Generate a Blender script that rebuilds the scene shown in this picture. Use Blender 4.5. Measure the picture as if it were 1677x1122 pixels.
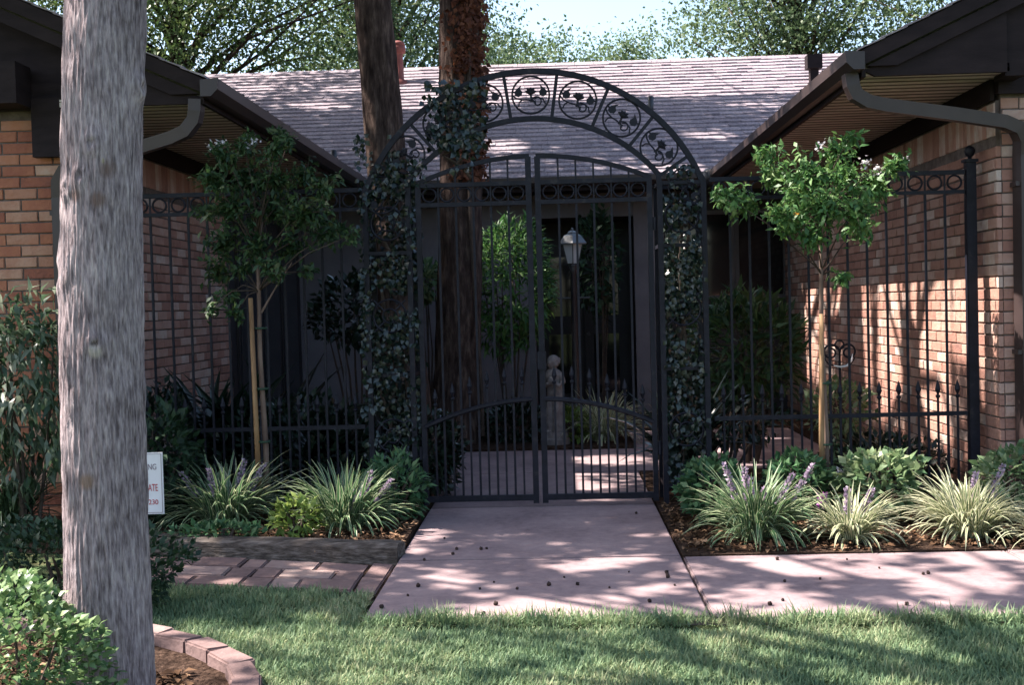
import bpy, bmesh, math, random
import numpy as np
from mathutils import Vector, Matrix, noise as mnoise

for o in list(bpy.data.objects): bpy.data.objects.remove(o)
S = bpy.context.scene
COL = S.collection
R = math.radians
rng = np.random.default_rng(7)
random.seed(7)

# ------------------------------------------------------------------ camera
EYE = 1.4
FPX = 2000.0                       # focal length in photo pixels (photo is 1677 wide)
cam = bpy.data.cameras.new('camera'); camo = bpy.data.objects.new('camera', cam); COL.objects.link(camo)
cam.sensor_width = 36.0; cam.lens = FPX / 1677 * 36.0
cam.clip_start = 0.05; cam.clip_end = 2000
CR = Matrix.Rotation(R(2.09), 3, 'Z') @ Matrix.Rotation(R(90 - 1.69), 3, 'X') @ Matrix.Rotation(R(-1.5), 3, 'Z')
camo.matrix_world = Matrix.Translation((0, 0, EYE)) @ CR.to_4x4()
S.camera = camo
# ------------------------------------------------------------------ sky and sun
SUN = Vector((-1.0, 0.12, 1.28)).normalized()
wd = bpy.data.worlds.new('World'); S.world = wd; wd.use_nodes = True
wn = wd.node_tree.nodes; wl = wd.node_tree.links
sky = wn.new('ShaderNodeTexSky'); sky.sky_type = 'NISHITA'; sky.sun_disc = False
sky.sun_elevation = math.asin(SUN.z); sky.sun_rotation = math.atan2(SUN.x, SUN.y)
sky.air_density = 1.0; sky.dust_density = 2.2; sky.ozone_density = 0.6
wl.new(sky.outputs[0], wn['Background'].inputs[0]); wn['Background'].inputs[1].default_value = 0.10
sl = bpy.data.lights.new('sun', 'SUN'); sl.energy = 5.0; sl.angle = R(0.53); sl.color = (1.0, 0.91, 0.85)
so = bpy.data.objects.new('sun', sl); COL.objects.link(so)
so.rotation_euler = SUN.to_track_quat('Z', 'Y').to_euler(); so.location = (-20, 5, 25)
# ------------------------------------------------------------------ exposure
vs = S.view_settings
vs.view_transform = 'Standard'; vs.look = 'None'; vs.exposure = 1.95; vs.gamma = 1.0; vs.use_curve_mapping = False

# ------------------------------------------------------------------ pixel helpers (photo pixel -> point)
def ray(x, y): return CR @ Vector(((x - 838.5) / FPX, -(y - 561.0) / FPX, -1.0))
def at(x, y, d):
    r = ray(x, y); r = r * (d / r.y); return Vector((r.x, d, EYE + r.z))
def gnd(x, y, z=0.0):
    r = ray(x, y); r = r * ((z - EYE) / r.z); return Vector((r.x, r.y, z))
CRn = np.array(CR)
def proj(P):
    v = (P - np.array([0, 0, EYE])) @ CRn
    z = np.where(v[:, 2] < -0.05, v[:, 2], -0.05)
    return 838.5 - FPX * v[:, 0] / z, 561 + FPX * v[:, 1] / z, v[:, 2] < -0.05

# ------------------------------------------------------------------ materials
MATS = {}
def mat(name, cols, rnd=0.0, scale=6.0, detail=6.0, stretch=(1, 1, 1), rough=0.8, bump=0.0, bscale=None, spec=0.3,
        trans=0.0, metallic=0.0, lo=0.3, hi=0.7, bdist=0.01, distortion=0.0, nrough=0.6, attr='rnd', big=0.0, bigscale=0.7):
    m = bpy.data.materials.new(name); m.use_nodes = True; MATS[name] = m
    nt = m.node_tree; N = nt.nodes; Lk = nt.links
    p = N['Principled BSDF']; out = N['Material Output']
    geo = N.new('ShaderNodeNewGeometry')
    mp = N.new('ShaderNodeMapping'); mp.inputs['Scale'].default_value = stretch
    Lk.new(geo.outputs['Position'], mp.inputs['Vector'])
    no = N.new('ShaderNodeTexNoise'); no.inputs['Scale'].default_value = scale; no.inputs['Detail'].default_value = detail
    no.inputs['Roughness'].default_value = nrough; no.inputs['Distortion'].default_value = distortion
    Lk.new(mp.outputs[0], no.inputs['Vector'])
    mr = N.new('ShaderNodeMapRange'); mr.inputs[1].default_value = lo; mr.inputs[2].default_value = hi
    Lk.new(no.outputs['Fac'], mr.inputs[0])
    fac = mr.outputs[0]
    if big > 0:
        nb = N.new('ShaderNodeTexNoise'); nb.inputs['Scale'].default_value = bigscale; nb.inputs['Detail'].default_value = 4
        Lk.new(geo.outputs['Position'], nb.inputs['Vector'])
        mb = N.new('ShaderNodeMapRange'); mb.inputs[1].default_value = 0.35; mb.inputs[2].default_value = 0.65
        Lk.new(nb.outputs['Fac'], mb.inputs[0])
        mx = N.new('ShaderNodeMix'); mx.inputs[0].default_value = big
        Lk.new(fac, mx.inputs[2]); Lk.new(mb.outputs[0], mx.inputs[3]); fac = mx.outputs[0]
    if rnd > 0:
        at_ = N.new('ShaderNodeAttribute'); at_.attribute_name = attr
        mx = N.new('ShaderNodeMix'); mx.inputs[0].default_value = rnd
        Lk.new(fac, mx.inputs[2]); Lk.new(at_.outputs['Fac'], mx.inputs[3]); fac = mx.outputs[0]
    cr = N.new('ShaderNodeValToRGB'); Lk.new(fac, cr.inputs[0])
    e = cr.color_ramp.elements
    while len(e) < len(cols): e.new(0.5)
    for i, (pos, c) in enumerate(cols): e[i].position = pos; e[i].color = (*c, 1)
    Lk.new(cr.outputs[0], p.inputs['Base Color'])
    p.inputs['Roughness'].default_value = rough; p.inputs['Specular IOR Level'].default_value = spec
    p.inputs['Metallic'].default_value = metallic
    if bump > 0:
        b = N.new('ShaderNodeBump'); b.inputs['Strength'].default_value = bump; b.inputs['Distance'].default_value = bdist
        if bscale:
            n2 = N.new('ShaderNodeTexNoise'); n2.inputs['Scale'].default_value = bscale; n2.inputs['Detail'].default_value = 8
            Lk.new(mp.outputs[0], n2.inputs['Vector']); Lk.new(n2.outputs['Fac'], b.inputs['Height'])
        else: Lk.new(no.outputs['Fac'], b.inputs['Height'])
        Lk.new(b.outputs[0], p.inputs['Normal'])
    if trans > 0:
        t = N.new('ShaderNodeBsdfTranslucent'); Lk.new(cr.outputs[0], t.inputs['Color'])
        ms = N.new('ShaderNodeMixShader'); ms.inputs[0].default_value = trans
        Lk.new(p.outputs[0], ms.inputs[1]); Lk.new(t.outputs[0], ms.inputs[2]); Lk.new(ms.outputs[0], out.inputs['Surface'])
    return m

mat('iron', [(0, (0.005, 0.005, 0.008)), (0.7, (0.010, 0.010, 0.017)), (1, (0.028, 0.025, 0.026))], scale=18, rough=0.5, spec=0.22, bump=0.15, bscale=60)
BR = dict(rnd=0.72, scale=11, rough=0.9, bump=0.7, bscale=42, spec=0.15, lo=0.2, hi=0.8)
mat('brick', [(0, (0.15, 0.085, 0.075)), (0.18, (0.28, 0.145, 0.11)), (0.42, (0.37, 0.205, 0.155)), (0.6, (0.41, 0.255, 0.20)), (0.78, (0.47, 0.345, 0.285)), (0.9, (0.53, 0.44, 0.38)), (1, (0.25, 0.17, 0.155))], **BR)
mat('brick_warm', [(0, (0.13, 0.06, 0.05)), (0.18, (0.27, 0.10, 0.065)), (0.42, (0.37, 0.155, 0.09)), (0.6, (0.36, 0.18, 0.12)), (0.78, (0.43, 0.26, 0.185)), (0.9, (0.46, 0.35, 0.28)), (1, (0.20, 0.125, 0.115))], **BR)
mat('mortar', [(0, (0.085, 0.065, 0.057)), (1, (0.17, 0.138, 0.122))], scale=14, rough=0.95, bump=0.4, bscale=80, spec=0.1)
mat('trim', [(0, (0.012, 0.0075, 0.008)), (1, (0.024, 0.0155, 0.016))], scale=4, stretch=(1, 1, 3), rough=0.7, bump=0.15, bscale=30, spec=0.15)
mat('gutter', [(0, (0.026, 0.017, 0.016)), (1, (0.046, 0.031, 0.029))], scale=3, rough=0.42, spec=0.45)
mat('soffit', [(0, (0.46, 0.39, 0.34)), (1, (0.56, 0.49, 0.43))], scale=3, rough=0.7, spec=0.2)
mat('soffit_dark', [(0, (0.10, 0.075, 0.06)), (1, (0.16, 0.125, 0.10))], scale=3, rough=0.8)
mat('shingle', [(0, (0.12, 0.10, 0.115)), (0.35, (0.205, 0.172, 0.19)), (0.7, (0.30, 0.255, 0.27)), (1, (0.39, 0.335, 0.34))], rnd=0.28, scale=30, rough=0.95, bump=0.5, bscale=90, spec=0.1)
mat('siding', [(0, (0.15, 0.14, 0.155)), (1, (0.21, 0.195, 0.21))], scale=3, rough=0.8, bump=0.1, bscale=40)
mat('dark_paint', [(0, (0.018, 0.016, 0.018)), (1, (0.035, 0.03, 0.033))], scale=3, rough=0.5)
mat('glass_dark', [(0, (0.006, 0.007, 0.009)), (1, (0.014, 0.015, 0.018))], scale=1, rough=0.06, spec=0.6)
mat('frame_paint', [(0, (0.07, 0.065, 0.07)), (1, (0.10, 0.095, 0.10))], scale=5, rough=0.5)
mat('concrete', [(0, (0.145, 0.10, 0.10)), (0.35, (0.225, 0.163, 0.165)), (0.65, (0.28, 0.205, 0.203)), (1, (0.335, 0.255, 0.245))], scale=16, nrough=.75, detail=10, rough=0.9, bump=0.25, bscale=120, bdist=0.004, big=0.42, bigscale=2.2, spec=0.2, lo=0.3, hi=0.7)
mat('soil', [(0, (0.018, 0.011, 0.008)), (0.5, (0.045, 0.028, 0.02)), (1, (0.09, 0.058, 0.042))], scale=30, rough=1, bump=1.0, bscale=45, bdist=0.03, spec=0.05)
mat('litter', [(0, (0.03, 0.016, 0.01)), (0.5, (0.10, 0.055, 0.03)), (0.85, (0.20, 0.12, 0.07)), (1, (0.34, 0.22, 0.14))], rnd=0.9, rough=0.9, spec=0.1)
mat('turf', [(0, (0.035, 0.045, 0.022)), (0.5, (0.055, 0.08, 0.035)), (1, (0.13, 0.12, 0.06))], scale=12, rough=1, bump=0.8, bscale=80, bdist=0.03, spec=0.05)
mat('grass', [(0, (0.06, 0.105, 0.06)), (0.3, (0.11, 0.185, 0.095)), (0.55, (0.19, 0.265, 0.13)), (0.75, (0.32, 0.345, 0.19)), (1, (0.50, 0.44, 0.30))], rnd=0.55, big=0.55, bigscale=1.7, scale=3, rough=0.6, trans=0.3, spec=0.25)
mat('timber', [(0, (0.035, 0.028, 0.024)), (0.5, (0.10, 0.082, 0.07)), (1, (0.20, 0.17, 0.15))], scale=4, stretch=(1.2, 14, 14), detail=9, rough=0.95, bump=0.9, bscale=7, spec=0.1)
mat('paver', [(0, (0.12, 0.082, 0.078)), (0.4, (0.20, 0.135, 0.125)), (0.7, (0.27, 0.19, 0.17)), (1, (0.33, 0.255, 0.225))], rnd=0.6, scale=18, lo=.25, hi=.75, rough=0.95, bump=0.5, bscale=50, spec=0.1)
mat('bark_pale', [(0, (0.075, 0.056, 0.058)), (0.35, (0.205, 0.163, 0.168)), (0.65, (0.33, 0.27, 0.275)), (1, (0.46, 0.39, 0.38))], scale=105, stretch=(1, 1, 0.16), detail=8, lo=.33, hi=.67, rough=1, bump=1.0, bdist=0.012, spec=0.05, big=0.25, bigscale=5)
mat('bark_dark', [(0, (0.016, 0.011, 0.010)), (0.5, (0.055, 0.038, 0.032)), (1, (0.14, 0.10, 0.08))], scale=22, stretch=(1, 1, 0.22), detail=9, rough=1, bump=1.0, bdist=0.03, spec=0.05)
mat('twig', [(0, (0.035, 0.026, 0.02)), (1, (0.09, 0.065, 0.05))], scale=10, rough=0.95)
mat('cane', [(0, (0.15, 0.075, 0.035)), (0.5, (0.26, 0.15, 0.07)), (1, (0.36, 0.235, 0.125))], scale=9, stretch=(1, 1, 0.3), rough=0.7)
mat('sap_bark', [(0, (0.09, 0.058, 0.045)), (1, (0.21, 0.145, 0.11))], scale=14, stretch=(1, 1, 0.3), rough=0.9, bump=0.4)
mat('tie', [(0, (0.01, 0.035, 0.02)), (1, (0.02, 0.05, 0.03))], rough=0.5)
mat('stone', [(0, (0.11, 0.095, 0.09)), (1, (0.25, 0.225, 0.215))], scale=14, rough=0.95, bump=0.4, bscale=60)
mat('lamp_metal', [(0, (0.012, 0.012, 0.014)), (1, (0.03, 0.03, 0.034))], rough=0.4, spec=0.5)
mat('lamp_cap', [(0, (0.07, 0.08, 0.09)), (1, (0.12, 0.13, 0.14))], rough=0.35, spec=0.5)
mat('lamp_glass', [(0, (0.50, 0.52, 0.54)), (1, (0.60, 0.62, 0.63))], rough=0.3, trans=0.35)
mat('sign_white', [(0, (0.70, 0.68, 0.66)), (1, (0.78, 0.76, 0.74))], scale=5, rough=0.45)
mat('sign_red', [(0, (0.42, 0.03, 0.04)), (1, (0.5, 0.05, 0.05))], rough=0.5)
mat('sign_grey', [(0, (0.22, 0.16, 0.18)), (1, (0.3, 0.24, 0.25))], rough=0.5)
mat('vent_red', [(0, (0.17, 0.05, 0.045)), (1, (0.26, 0.085, 0.07))], scale=8, rough=0.7)
mat('pod', [(0, (0.018, 0.011, 0.01)), (1, (0.05, 0.03, 0.024))], scale=40, rough=0.95)
def leafmat(name, c, trans=0.35, rough=0.5, spec=0.35, rnd=0.8, **k):
    mat(name, [(i / (len(c) - 1), q) for i, q in enumerate(c)], rnd=rnd, rough=rough, spec=spec, trans=trans, scale=3, **k)
leafmat('leaf_oak', [(0.02, 0.045, 0.016), (0.045, 0.085, 0.028), (0.085, 0.13, 0.04), (0.13, 0.16, 0.05)])
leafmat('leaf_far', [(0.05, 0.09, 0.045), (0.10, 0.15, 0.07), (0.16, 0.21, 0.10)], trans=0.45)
leafmat('leaf_sap_dark', [(0.014, 0.036, 0.016), (0.026, 0.062, 0.024), (0.05, 0.10, 0.032), (0.085, 0.095, 0.035)])  # sapling leaf colour darkened for a crown in shade, slightly brownish
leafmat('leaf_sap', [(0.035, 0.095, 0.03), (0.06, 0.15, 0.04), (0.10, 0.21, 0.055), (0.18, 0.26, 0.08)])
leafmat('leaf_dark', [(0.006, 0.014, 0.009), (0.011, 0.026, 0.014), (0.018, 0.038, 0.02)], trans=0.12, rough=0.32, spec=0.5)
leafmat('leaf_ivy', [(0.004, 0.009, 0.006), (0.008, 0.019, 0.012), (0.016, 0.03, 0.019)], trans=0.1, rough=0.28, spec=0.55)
leafmat('leaf_bush', [(0.03, 0.085, 0.04), (0.05, 0.13, 0.055), (0.09, 0.18, 0.075), (0.16, 0.24, 0.11)])
leafmat('leaf_bush_pale', [(0.06, 0.13, 0.06), (0.12, 0.20, 0.09), (0.22, 0.29, 0.14), (0.34, 0.38, 0.22)])
leafmat('leaf_lime', [(0.08, 0.14, 0.03), (0.16, 0.24, 0.05), (0.28, 0.34, 0.09)])
leafmat('leaf_box', [(0.04, 0.09, 0.035), (0.09, 0.17, 0.065), (0.18, 0.27, 0.11), (0.28, 0.35, 0.16)], rough=0.4)
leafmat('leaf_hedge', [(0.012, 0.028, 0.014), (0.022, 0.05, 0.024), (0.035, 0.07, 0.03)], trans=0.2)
leafmat('leaf_nandina', [(0.02, 0.04, 0.022), (0.05, 0.09, 0.045), (0.12, 0.16, 0.10), (0.30, 0.32, 0.24)], rough=0.35)
leafmat('leaf_dead', [(0.05, 0.018, 0.012), (0.13, 0.045, 0.024), (0.22, 0.085, 0.04)], rough=0.8)
leafmat('flower_mauve', [(0.24, 0.17, 0.26), (0.38, 0.29, 0.38), (0.55, 0.46, 0.5)], trans=0.25)
leafmat('flower_pink', [(0.34, 0.14, 0.22), (0.5, 0.26, 0.34)], trans=0.25)
leafmat('flower_magenta', [(0.22, 0.04, 0.22), (0.34, 0.08, 0.32)], trans=0.25)
leafmat('flower_white', [(0.6, 0.55, 0.56), (0.8, 0.76, 0.76)], trans=0.25)
leafmat('leaf_orange', [(0.55, 0.22, 0.02), (0.7, 0.35, 0.05)], trans=0.3)

def knots_on(m, spots):
    nt = m.node_tree; N = nt.nodes; Lk = nt.links; p = N['Principled BSDF']; geo = N.new('ShaderNodeNewGeometry')
    col = p.inputs['Base Color'].links[0].from_socket
    for (c, r_, rgb) in spots:
        d = N.new('ShaderNodeVectorMath'); d.operation = 'DISTANCE'; d.inputs[1].default_value = c; Lk.new(geo.outputs['Position'], d.inputs[0])
        mr = N.new('ShaderNodeMapRange'); mr.inputs[1].default_value = r_ * .5; mr.inputs[2].default_value = r_; mr.inputs[3].default_value = .75; mr.inputs[4].default_value = 0
        Lk.new(d.outputs['Value'], mr.inputs[0]); mx = N.new('ShaderNodeMix'); mx.data_type = 'RGBA'
        Lk.new(mr.outputs[0], mx.inputs[0]); Lk.new(col, mx.inputs[6]); mx.inputs[7].default_value = (*rgb, 1); col = mx.outputs[2]
    Lk.new(col, p.inputs['Base Color'])
knots_on(MATS['bark_pale'], [(tuple(at(x_, y_, 4.01)), r_, c_) for x_, y_, r_, c_ in ((178, 276, .045, (.14, .09, .07)), (170, 262, .018, (.36, .32, .10)), (160, 326, .034, (.15, .095, .075)), (120, 320, .03, (.15, .10, .085)), (155, 576, .028, (.50, .43, .38)), (142, 790, .034, (.26, .17, .12)))])
def variegated(name, green, cream, w):
    m = mat(name, [(0, green[0]), (0.5, green[1]), (1, green[2])], rnd=0.8, scale=4, rough=0.42, spec=0.4)
    nt = m.node_tree; N = nt.nodes; Lk = nt.links; p = N['Principled BSDF']
    a = N.new('ShaderNodeAttribute'); a.attribute_name = 'across'
    mr = N.new('ShaderNodeMapRange'); mr.inputs[1].default_value = w; mr.inputs[2].default_value = w + 0.12
    Lk.new(a.outputs['Fac'], mr.inputs[0])
    mx = N.new('ShaderNodeMix'); mx.data_type = 'RGBA'
    src = p.inputs['Base Color'].links[0].from_socket
    Lk.new(mr.outputs[0], mx.inputs[0]); Lk.new(src, mx.inputs[6]); mx.inputs[7].default_value = (*cream, 1)
    Lk.new(mx.outputs[2], p.inputs['Base Color'])
    t = N.new('ShaderNodeBsdfTranslucent'); Lk.new(mx.outputs[2], t.inputs['Color'])
    ms = N.new('ShaderNodeMixShader'); ms.inputs[0].default_value = 0.3
    Lk.new(p.outputs[0], ms.inputs[1]); Lk.new(t.outputs[0], ms.inputs[2]); Lk.new(ms.outputs[0], N['Material Output'].inputs['Surface'])
variegated('strap_green', [(0.025, 0.075, 0.035), (0.05, 0.13, 0.05), (0.10, 0.19, 0.07)], (0.42, 0.46, 0.28), 0.62)
variegated('strap_cream', [(0.05, 0.11, 0.045), (0.11, 0.18, 0.07), (0.24, 0.29, 0.13)], (0.58, 0.56, 0.38), 0.36)
variegated('strap_dark', [(0.01, 0.028, 0.014), (0.02, 0.05, 0.024), (0.035, 0.07, 0.03)], (0.10, 0.14, 0.09), 0.8)

# ------------------------------------------------------------------ mesh helpers
def link(o, parent=None):
    COL.objects.link(o)
    if parent is not None: o.parent = parent
    return o
def tag(o, label=None, cat=None, group=None, kind=None):
    if label: o['label'] = label
    if cat: o['category'] = cat
    if group: o['group'] = group
    if kind: o['kind'] = kind
    return o
def empty(name, loc, label, cat, group=None):
    o = bpy.data.objects.new(name, None); o.empty_display_size = 0.1; o.location = loc
    link(o); tag(o, label, cat, group); return o
class MB:
    def __init__(s): s.v = []; s.f = []; s.r = []
    def quadbox(s, lo, hi, rnd=0.5):
        x0, y0, z0 = lo; x1, y1, z1 = hi; b = len(s.v)
        s.v += [(x0, y0, z0), (x1, y0, z0), (x1, y1, z0), (x0, y1, z0), (x0, y0, z1), (x1, y0, z1), (x1, y1, z1), (x0, y1, z1)]
        for q in ((0, 3, 2, 1), (4, 5, 6, 7), (0, 1, 5, 4), (1, 2, 6, 5), (2, 3, 7, 6), (3, 0, 4, 7)):
            s.f.append(tuple(b + i for i in q)); s.r.append(rnd)
        return s
    def prism(s, poly, axis, a, b_, rnd=0.5):
        """poly: 2D points; axis 'y': (x,z) extruded y a..b ; 'z': (x,y) extruded z ; 'x': (y,z) extruded x"""
        n = len(poly); o = len(s.v)
        def P(p, t): return {'y': (p[0], t, p[1]), 'z': (p[0], p[1], t), 'x': (t, p[0], p[1])}[axis]
        s.v += [P(p, a) for p in poly] + [P(p, b_) for p in poly]
        s.f.append(tuple(o + i for i in range(n))); s.f.append(tuple(o + n + i for i in reversed(range(n)))); s.r += [rnd, rnd]
        for i in range(n):
            j = (i + 1) % n; s.f.append((o + i, o + n + i, o + n + j, o + j)); s.r.append(rnd)
        return s
    def tube(s, pts, rad, n=8, cap=True, rnd=0.5, ax=None, flat=1.0):
        pts = [Vector(p) for p in pts]; m = len(pts)
        rad = rad if hasattr(rad, '__len__') else [rad] * m
        b = len(s.v); ref = None
        for i, p in enumerate(pts):
            t = (pts[min(i + 1, m - 1)] - pts[max(i - 1, 0)]).normalized()
            if ref is None:
                ref = Vector(ax) if ax else (Vector((0, 0, 1)) if abs(t.z) < 0.9 else Vector((1, 0, 0)))
            u = (ref - t * ref.dot(t))
            if u.length < 1e-4: u = t.orthogonal()
            u.normalize(); w = t.cross(u); ref = u
            for k in range(n):
                a = 2 * math.pi * (k + 0.5) / n
                s.v.append(tuple(p + u * (math.cos(a) * rad[i]) + w * (math.sin(a) * rad[i] * flat)))
        for i in range(m - 1):
            for k in range(n):
                k2 = (k + 1) % n
                s.f.append((b + i * n + k, b + i * n + k2, b + (i + 1) * n + k2, b + (i + 1) * n + k)); s.r.append(rnd)
        if cap:
            s.f.append(tuple(b + k for k in reversed(range(n)))); s.f.append(tuple(b + (m - 1) * n + k for k in range(n))); s.r += [rnd, rnd]
        return s
    def lathe(s, prof, c=(0, 0, 0), n=12, rnd=0.5):
        b = len(s.v); m = len(prof)
        for r_, z in prof:
            for k in range(n):
                a = 2 * math.pi * (k + 0.5) / n; s.v.append((c[0] + r_ * math.cos(a), c[1] + r_ * math.sin(a), c[2] + z))
        for i in range(m - 1):
            for k in range(n):
                k2 = (k + 1) % n
                s.f.append((b + i * n + k, b + i * n + k2, b + (i + 1) * n + k2, b + (i + 1) * n + k)); s.r.append(rnd)
        s.f.append(tuple(b + k for k in reversed(range(n)))); s.f.append(tuple(b + (m - 1) * n + k for k in range(n))); s.r += [rnd, rnd]
        return s
    def torus(s, c, R_, r_, axis='y', n=18, m=6, a0=0, a1=2 * math.pi):
        pts = []
        full = abs(a1 - a0 - 2 * math.pi) < 1e-6
        k = n if full else n + 1
        b = len(s.v)
        for i in range(k):
            a = a0 + (a1 - a0) * i / n; ca, sa = math.cos(a), math.sin(a)
            for j in range(m):
                t = 2 * math.pi * (j + 0.5) / m; rr = R_ + r_ * math.cos(t); h = r_ * math.sin(t)
                d = {'y': (rr * ca, h, rr * sa), 'x': (h, rr * ca, rr * sa), 'z': (rr * ca, rr * sa, h)}[axis]
                s.v.append((c[0] + d[0], c[1] + d[1], c[2] + d[2]))
        for i in range(n if full else n):
            i2 = (i + 1) % k
            for j in range(m):
                j2 = (j + 1) % m
                s.f.append((b + i * m + j, b + i2 * m + j, b + i2 * m + j2, b + i * m + j2)); s.r.append(0.5)
        return s
    def mesh(s, name, smooth=False, fix=True):
        me = bpy.data.meshes.new(name); me.from_pydata(s.v, [], s.f)
        if fix:
            bm = bmesh.new(); bm.from_mesh(me); bmesh.ops.recalc_face_normals(bm, faces=bm.faces); bm.to_mesh(me); bm.free()
        a = me.attributes.new('rnd', 'FLOAT', 'FACE'); a.data.foreach_set('value', np.array(s.r, dtype=np.float32))
        if smooth: me.polygons.foreach_set('use_smooth', [True] * len(me.polygons))
        me.update(); return me
    def build(s, name, m, parent=None, smooth=False, loc=None):
        me = s.mesh(name, smooth); me.materials.append(MATS[m])
        o = bpy.data.objects.new(name, me); link(o, parent)
        if loc is not None: o.location = loc
        return o
def meshobj(name, me, parent=None, loc=(0, 0, 0), rot=None):
    o = bpy.data.objects.new(name, me); link(o, parent); o.location = loc
    if rot: o.rotation_euler = rot
    return o
def np_mesh(name, V, Fc, m, rnd=None, across=None, smooth=False):
    me = bpy.data.meshes.new(name); nv = len(V); nf, k = Fc.shape
    me.vertices.add(nv); me.vertices.foreach_set('co', np.ascontiguousarray(V, dtype=np.float32).ravel())
    me.loops.add(nf * k); me.loops.foreach_set('vertex_index', np.ascontiguousarray(Fc, dtype=np.int32).ravel())
    me.polygons.add(nf); me.polygons.foreach_set('loop_start', np.arange(0, nf * k, k, dtype=np.int32))
    if smooth: me.polygons.foreach_set('use_smooth', np.ones(nf, dtype=bool))
    me.update(calc_edges=True)
    if rnd is not None:
        a = me.attributes.new('rnd', 'FLOAT', 'FACE'); a.data.foreach_set('value', rnd.astype(np.float32))
    if across is not None:
        a = me.attributes.new('across', 'FLOAT', 'POINT'); a.data.foreach_set('value', across.astype(np.float32))
    me.materials.append(MATS[m]); return me
def unit(a): return a / np.maximum(np.linalg.norm(a, axis=1, keepdims=True), 1e-9)
def leaf_arrays(P, D, Nn, L, Wd, fold=0.12, droop=0.15):
    """pointed folded leaves of 6 points (4 triangles each)"""
    n = len(P); D = unit(D); Sd = unit(np.cross(D, Nn)); Nn = np.cross(Sd, D)
    L = np.broadcast_to(L, (n,))[:, None]; Wd = np.broadcast_to(Wd, (n,))[:, None]
    b = P; mid = P + D * L * 0.5 + Nn * L * 0.03; tip = P + D * L - Nn * L * droop
    l = P + D * L * 0.42 + Sd * Wd * 0.5 + Nn * Wd * fold; r = P + D * L * 0.42 - Sd * Wd * 0.5 + Nn * Wd * fold
    V = np.stack([b, l, tip, r, mid], 1).reshape(-1, 3)
    i = np.arange(n)[:, None] * 5
    Fc = np.concatenate([i + np.array([[0, 4, 1]]), i + np.array([[1, 4, 2]]), i + np.array([[0, 3, 4]]), i + np.array([[4, 3, 2]])], 1).reshape(-1, 3)
    return V, Fc
def leaf_obj(name, P, D, Nn, L, Wd, m, parent=None, fold=0.12, droop=0.15, rnd=None):
    n = len(P)
    V, Fc = leaf_arrays(P, D, Nn, L, Wd, fold, droop)
    rr = np.repeat(rng.random(n) if rnd is None else rnd, 4)
    o = bpy.data.objects.new(name, np_mesh(name, V, Fc, m, rr)); link(o, parent); return o
def straps(P, az, tilt, bend, L, Wd, K=6, cols=3):
    n = len(P); s = np.linspace(0, 1, K + 1)
    th = tilt[:, None] + bend[:, None] * (s[None, :] ** 1.2)
    ds = L[:, None] / K
    h = np.concatenate([np.zeros((n, 1)), np.cumsum(np.sin((th[:, :-1] + th[:, 1:]) / 2) * ds, 1)], 1)
    z = np.concatenate([np.zeros((n, 1)), np.cumsum(np.cos((th[:, :-1] + th[:, 1:]) / 2) * ds, 1)], 1)
    ca, sa = np.cos(az)[:, None], np.sin(az)[:, None]
    C = np.stack([P[:, 0:1] + h * ca, P[:, 1:2] + h * sa, P[:, 2:3] + z], -1)
    w = Wd[:, None] * np.clip(0.55 + 1.3 * s - 1.85 * s ** 3, 0.03, 1)[None, :] * 0.5
    side = np.stack([-sa + 0 * h, ca + 0 * h, 0 * h], -1)
    up = np.stack([-np.cos(th) * ca, -np.cos(th) * sa, np.sin(th)], -1)
    Lf = C + side * w[..., None]; Rt = C - side * w[..., None]
    if cols == 3:
        Cn = C - up * (w * 0.5)[..., None]
        V = np.stack([Lf, Cn, Rt], 2).reshape(-1, 3); acr = np.tile([1.0, 0.0, 1.0], n * (K + 1))
    else:
        V = np.stack([Lf, Rt], 2).reshape(-1, 3); acr = np.tile([1.0, 1.0], n * (K + 1))
    c = cols; base = (np.arange(n)[:, None, None] * (K + 1) + np.arange(K)[None, :, None]) * c + np.arange(c - 1)[None, None, :]
    base = base.reshape(-1, 1)
    Fc = np.concatenate([base, base + 1, base + c + 1, base + c], 1)
    return V, Fc, acr, n, K * (c - 1)
def rdirs(n):
    d = rng.normal(size=(n, 3)); return unit(d)

# ------------------------------------------------------------------ key places
GX, GY = -0.135, 8.45                    # centre line of the gate, plane of the fence
XR, XL = 2.93, -3.30                     # inner walls of the two wings
SOF, EAVR, EAVL = 2.82, 1.98, -2.30
MAINE, WALLY = 14.8, 15.7                # main eave and main wall

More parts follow.
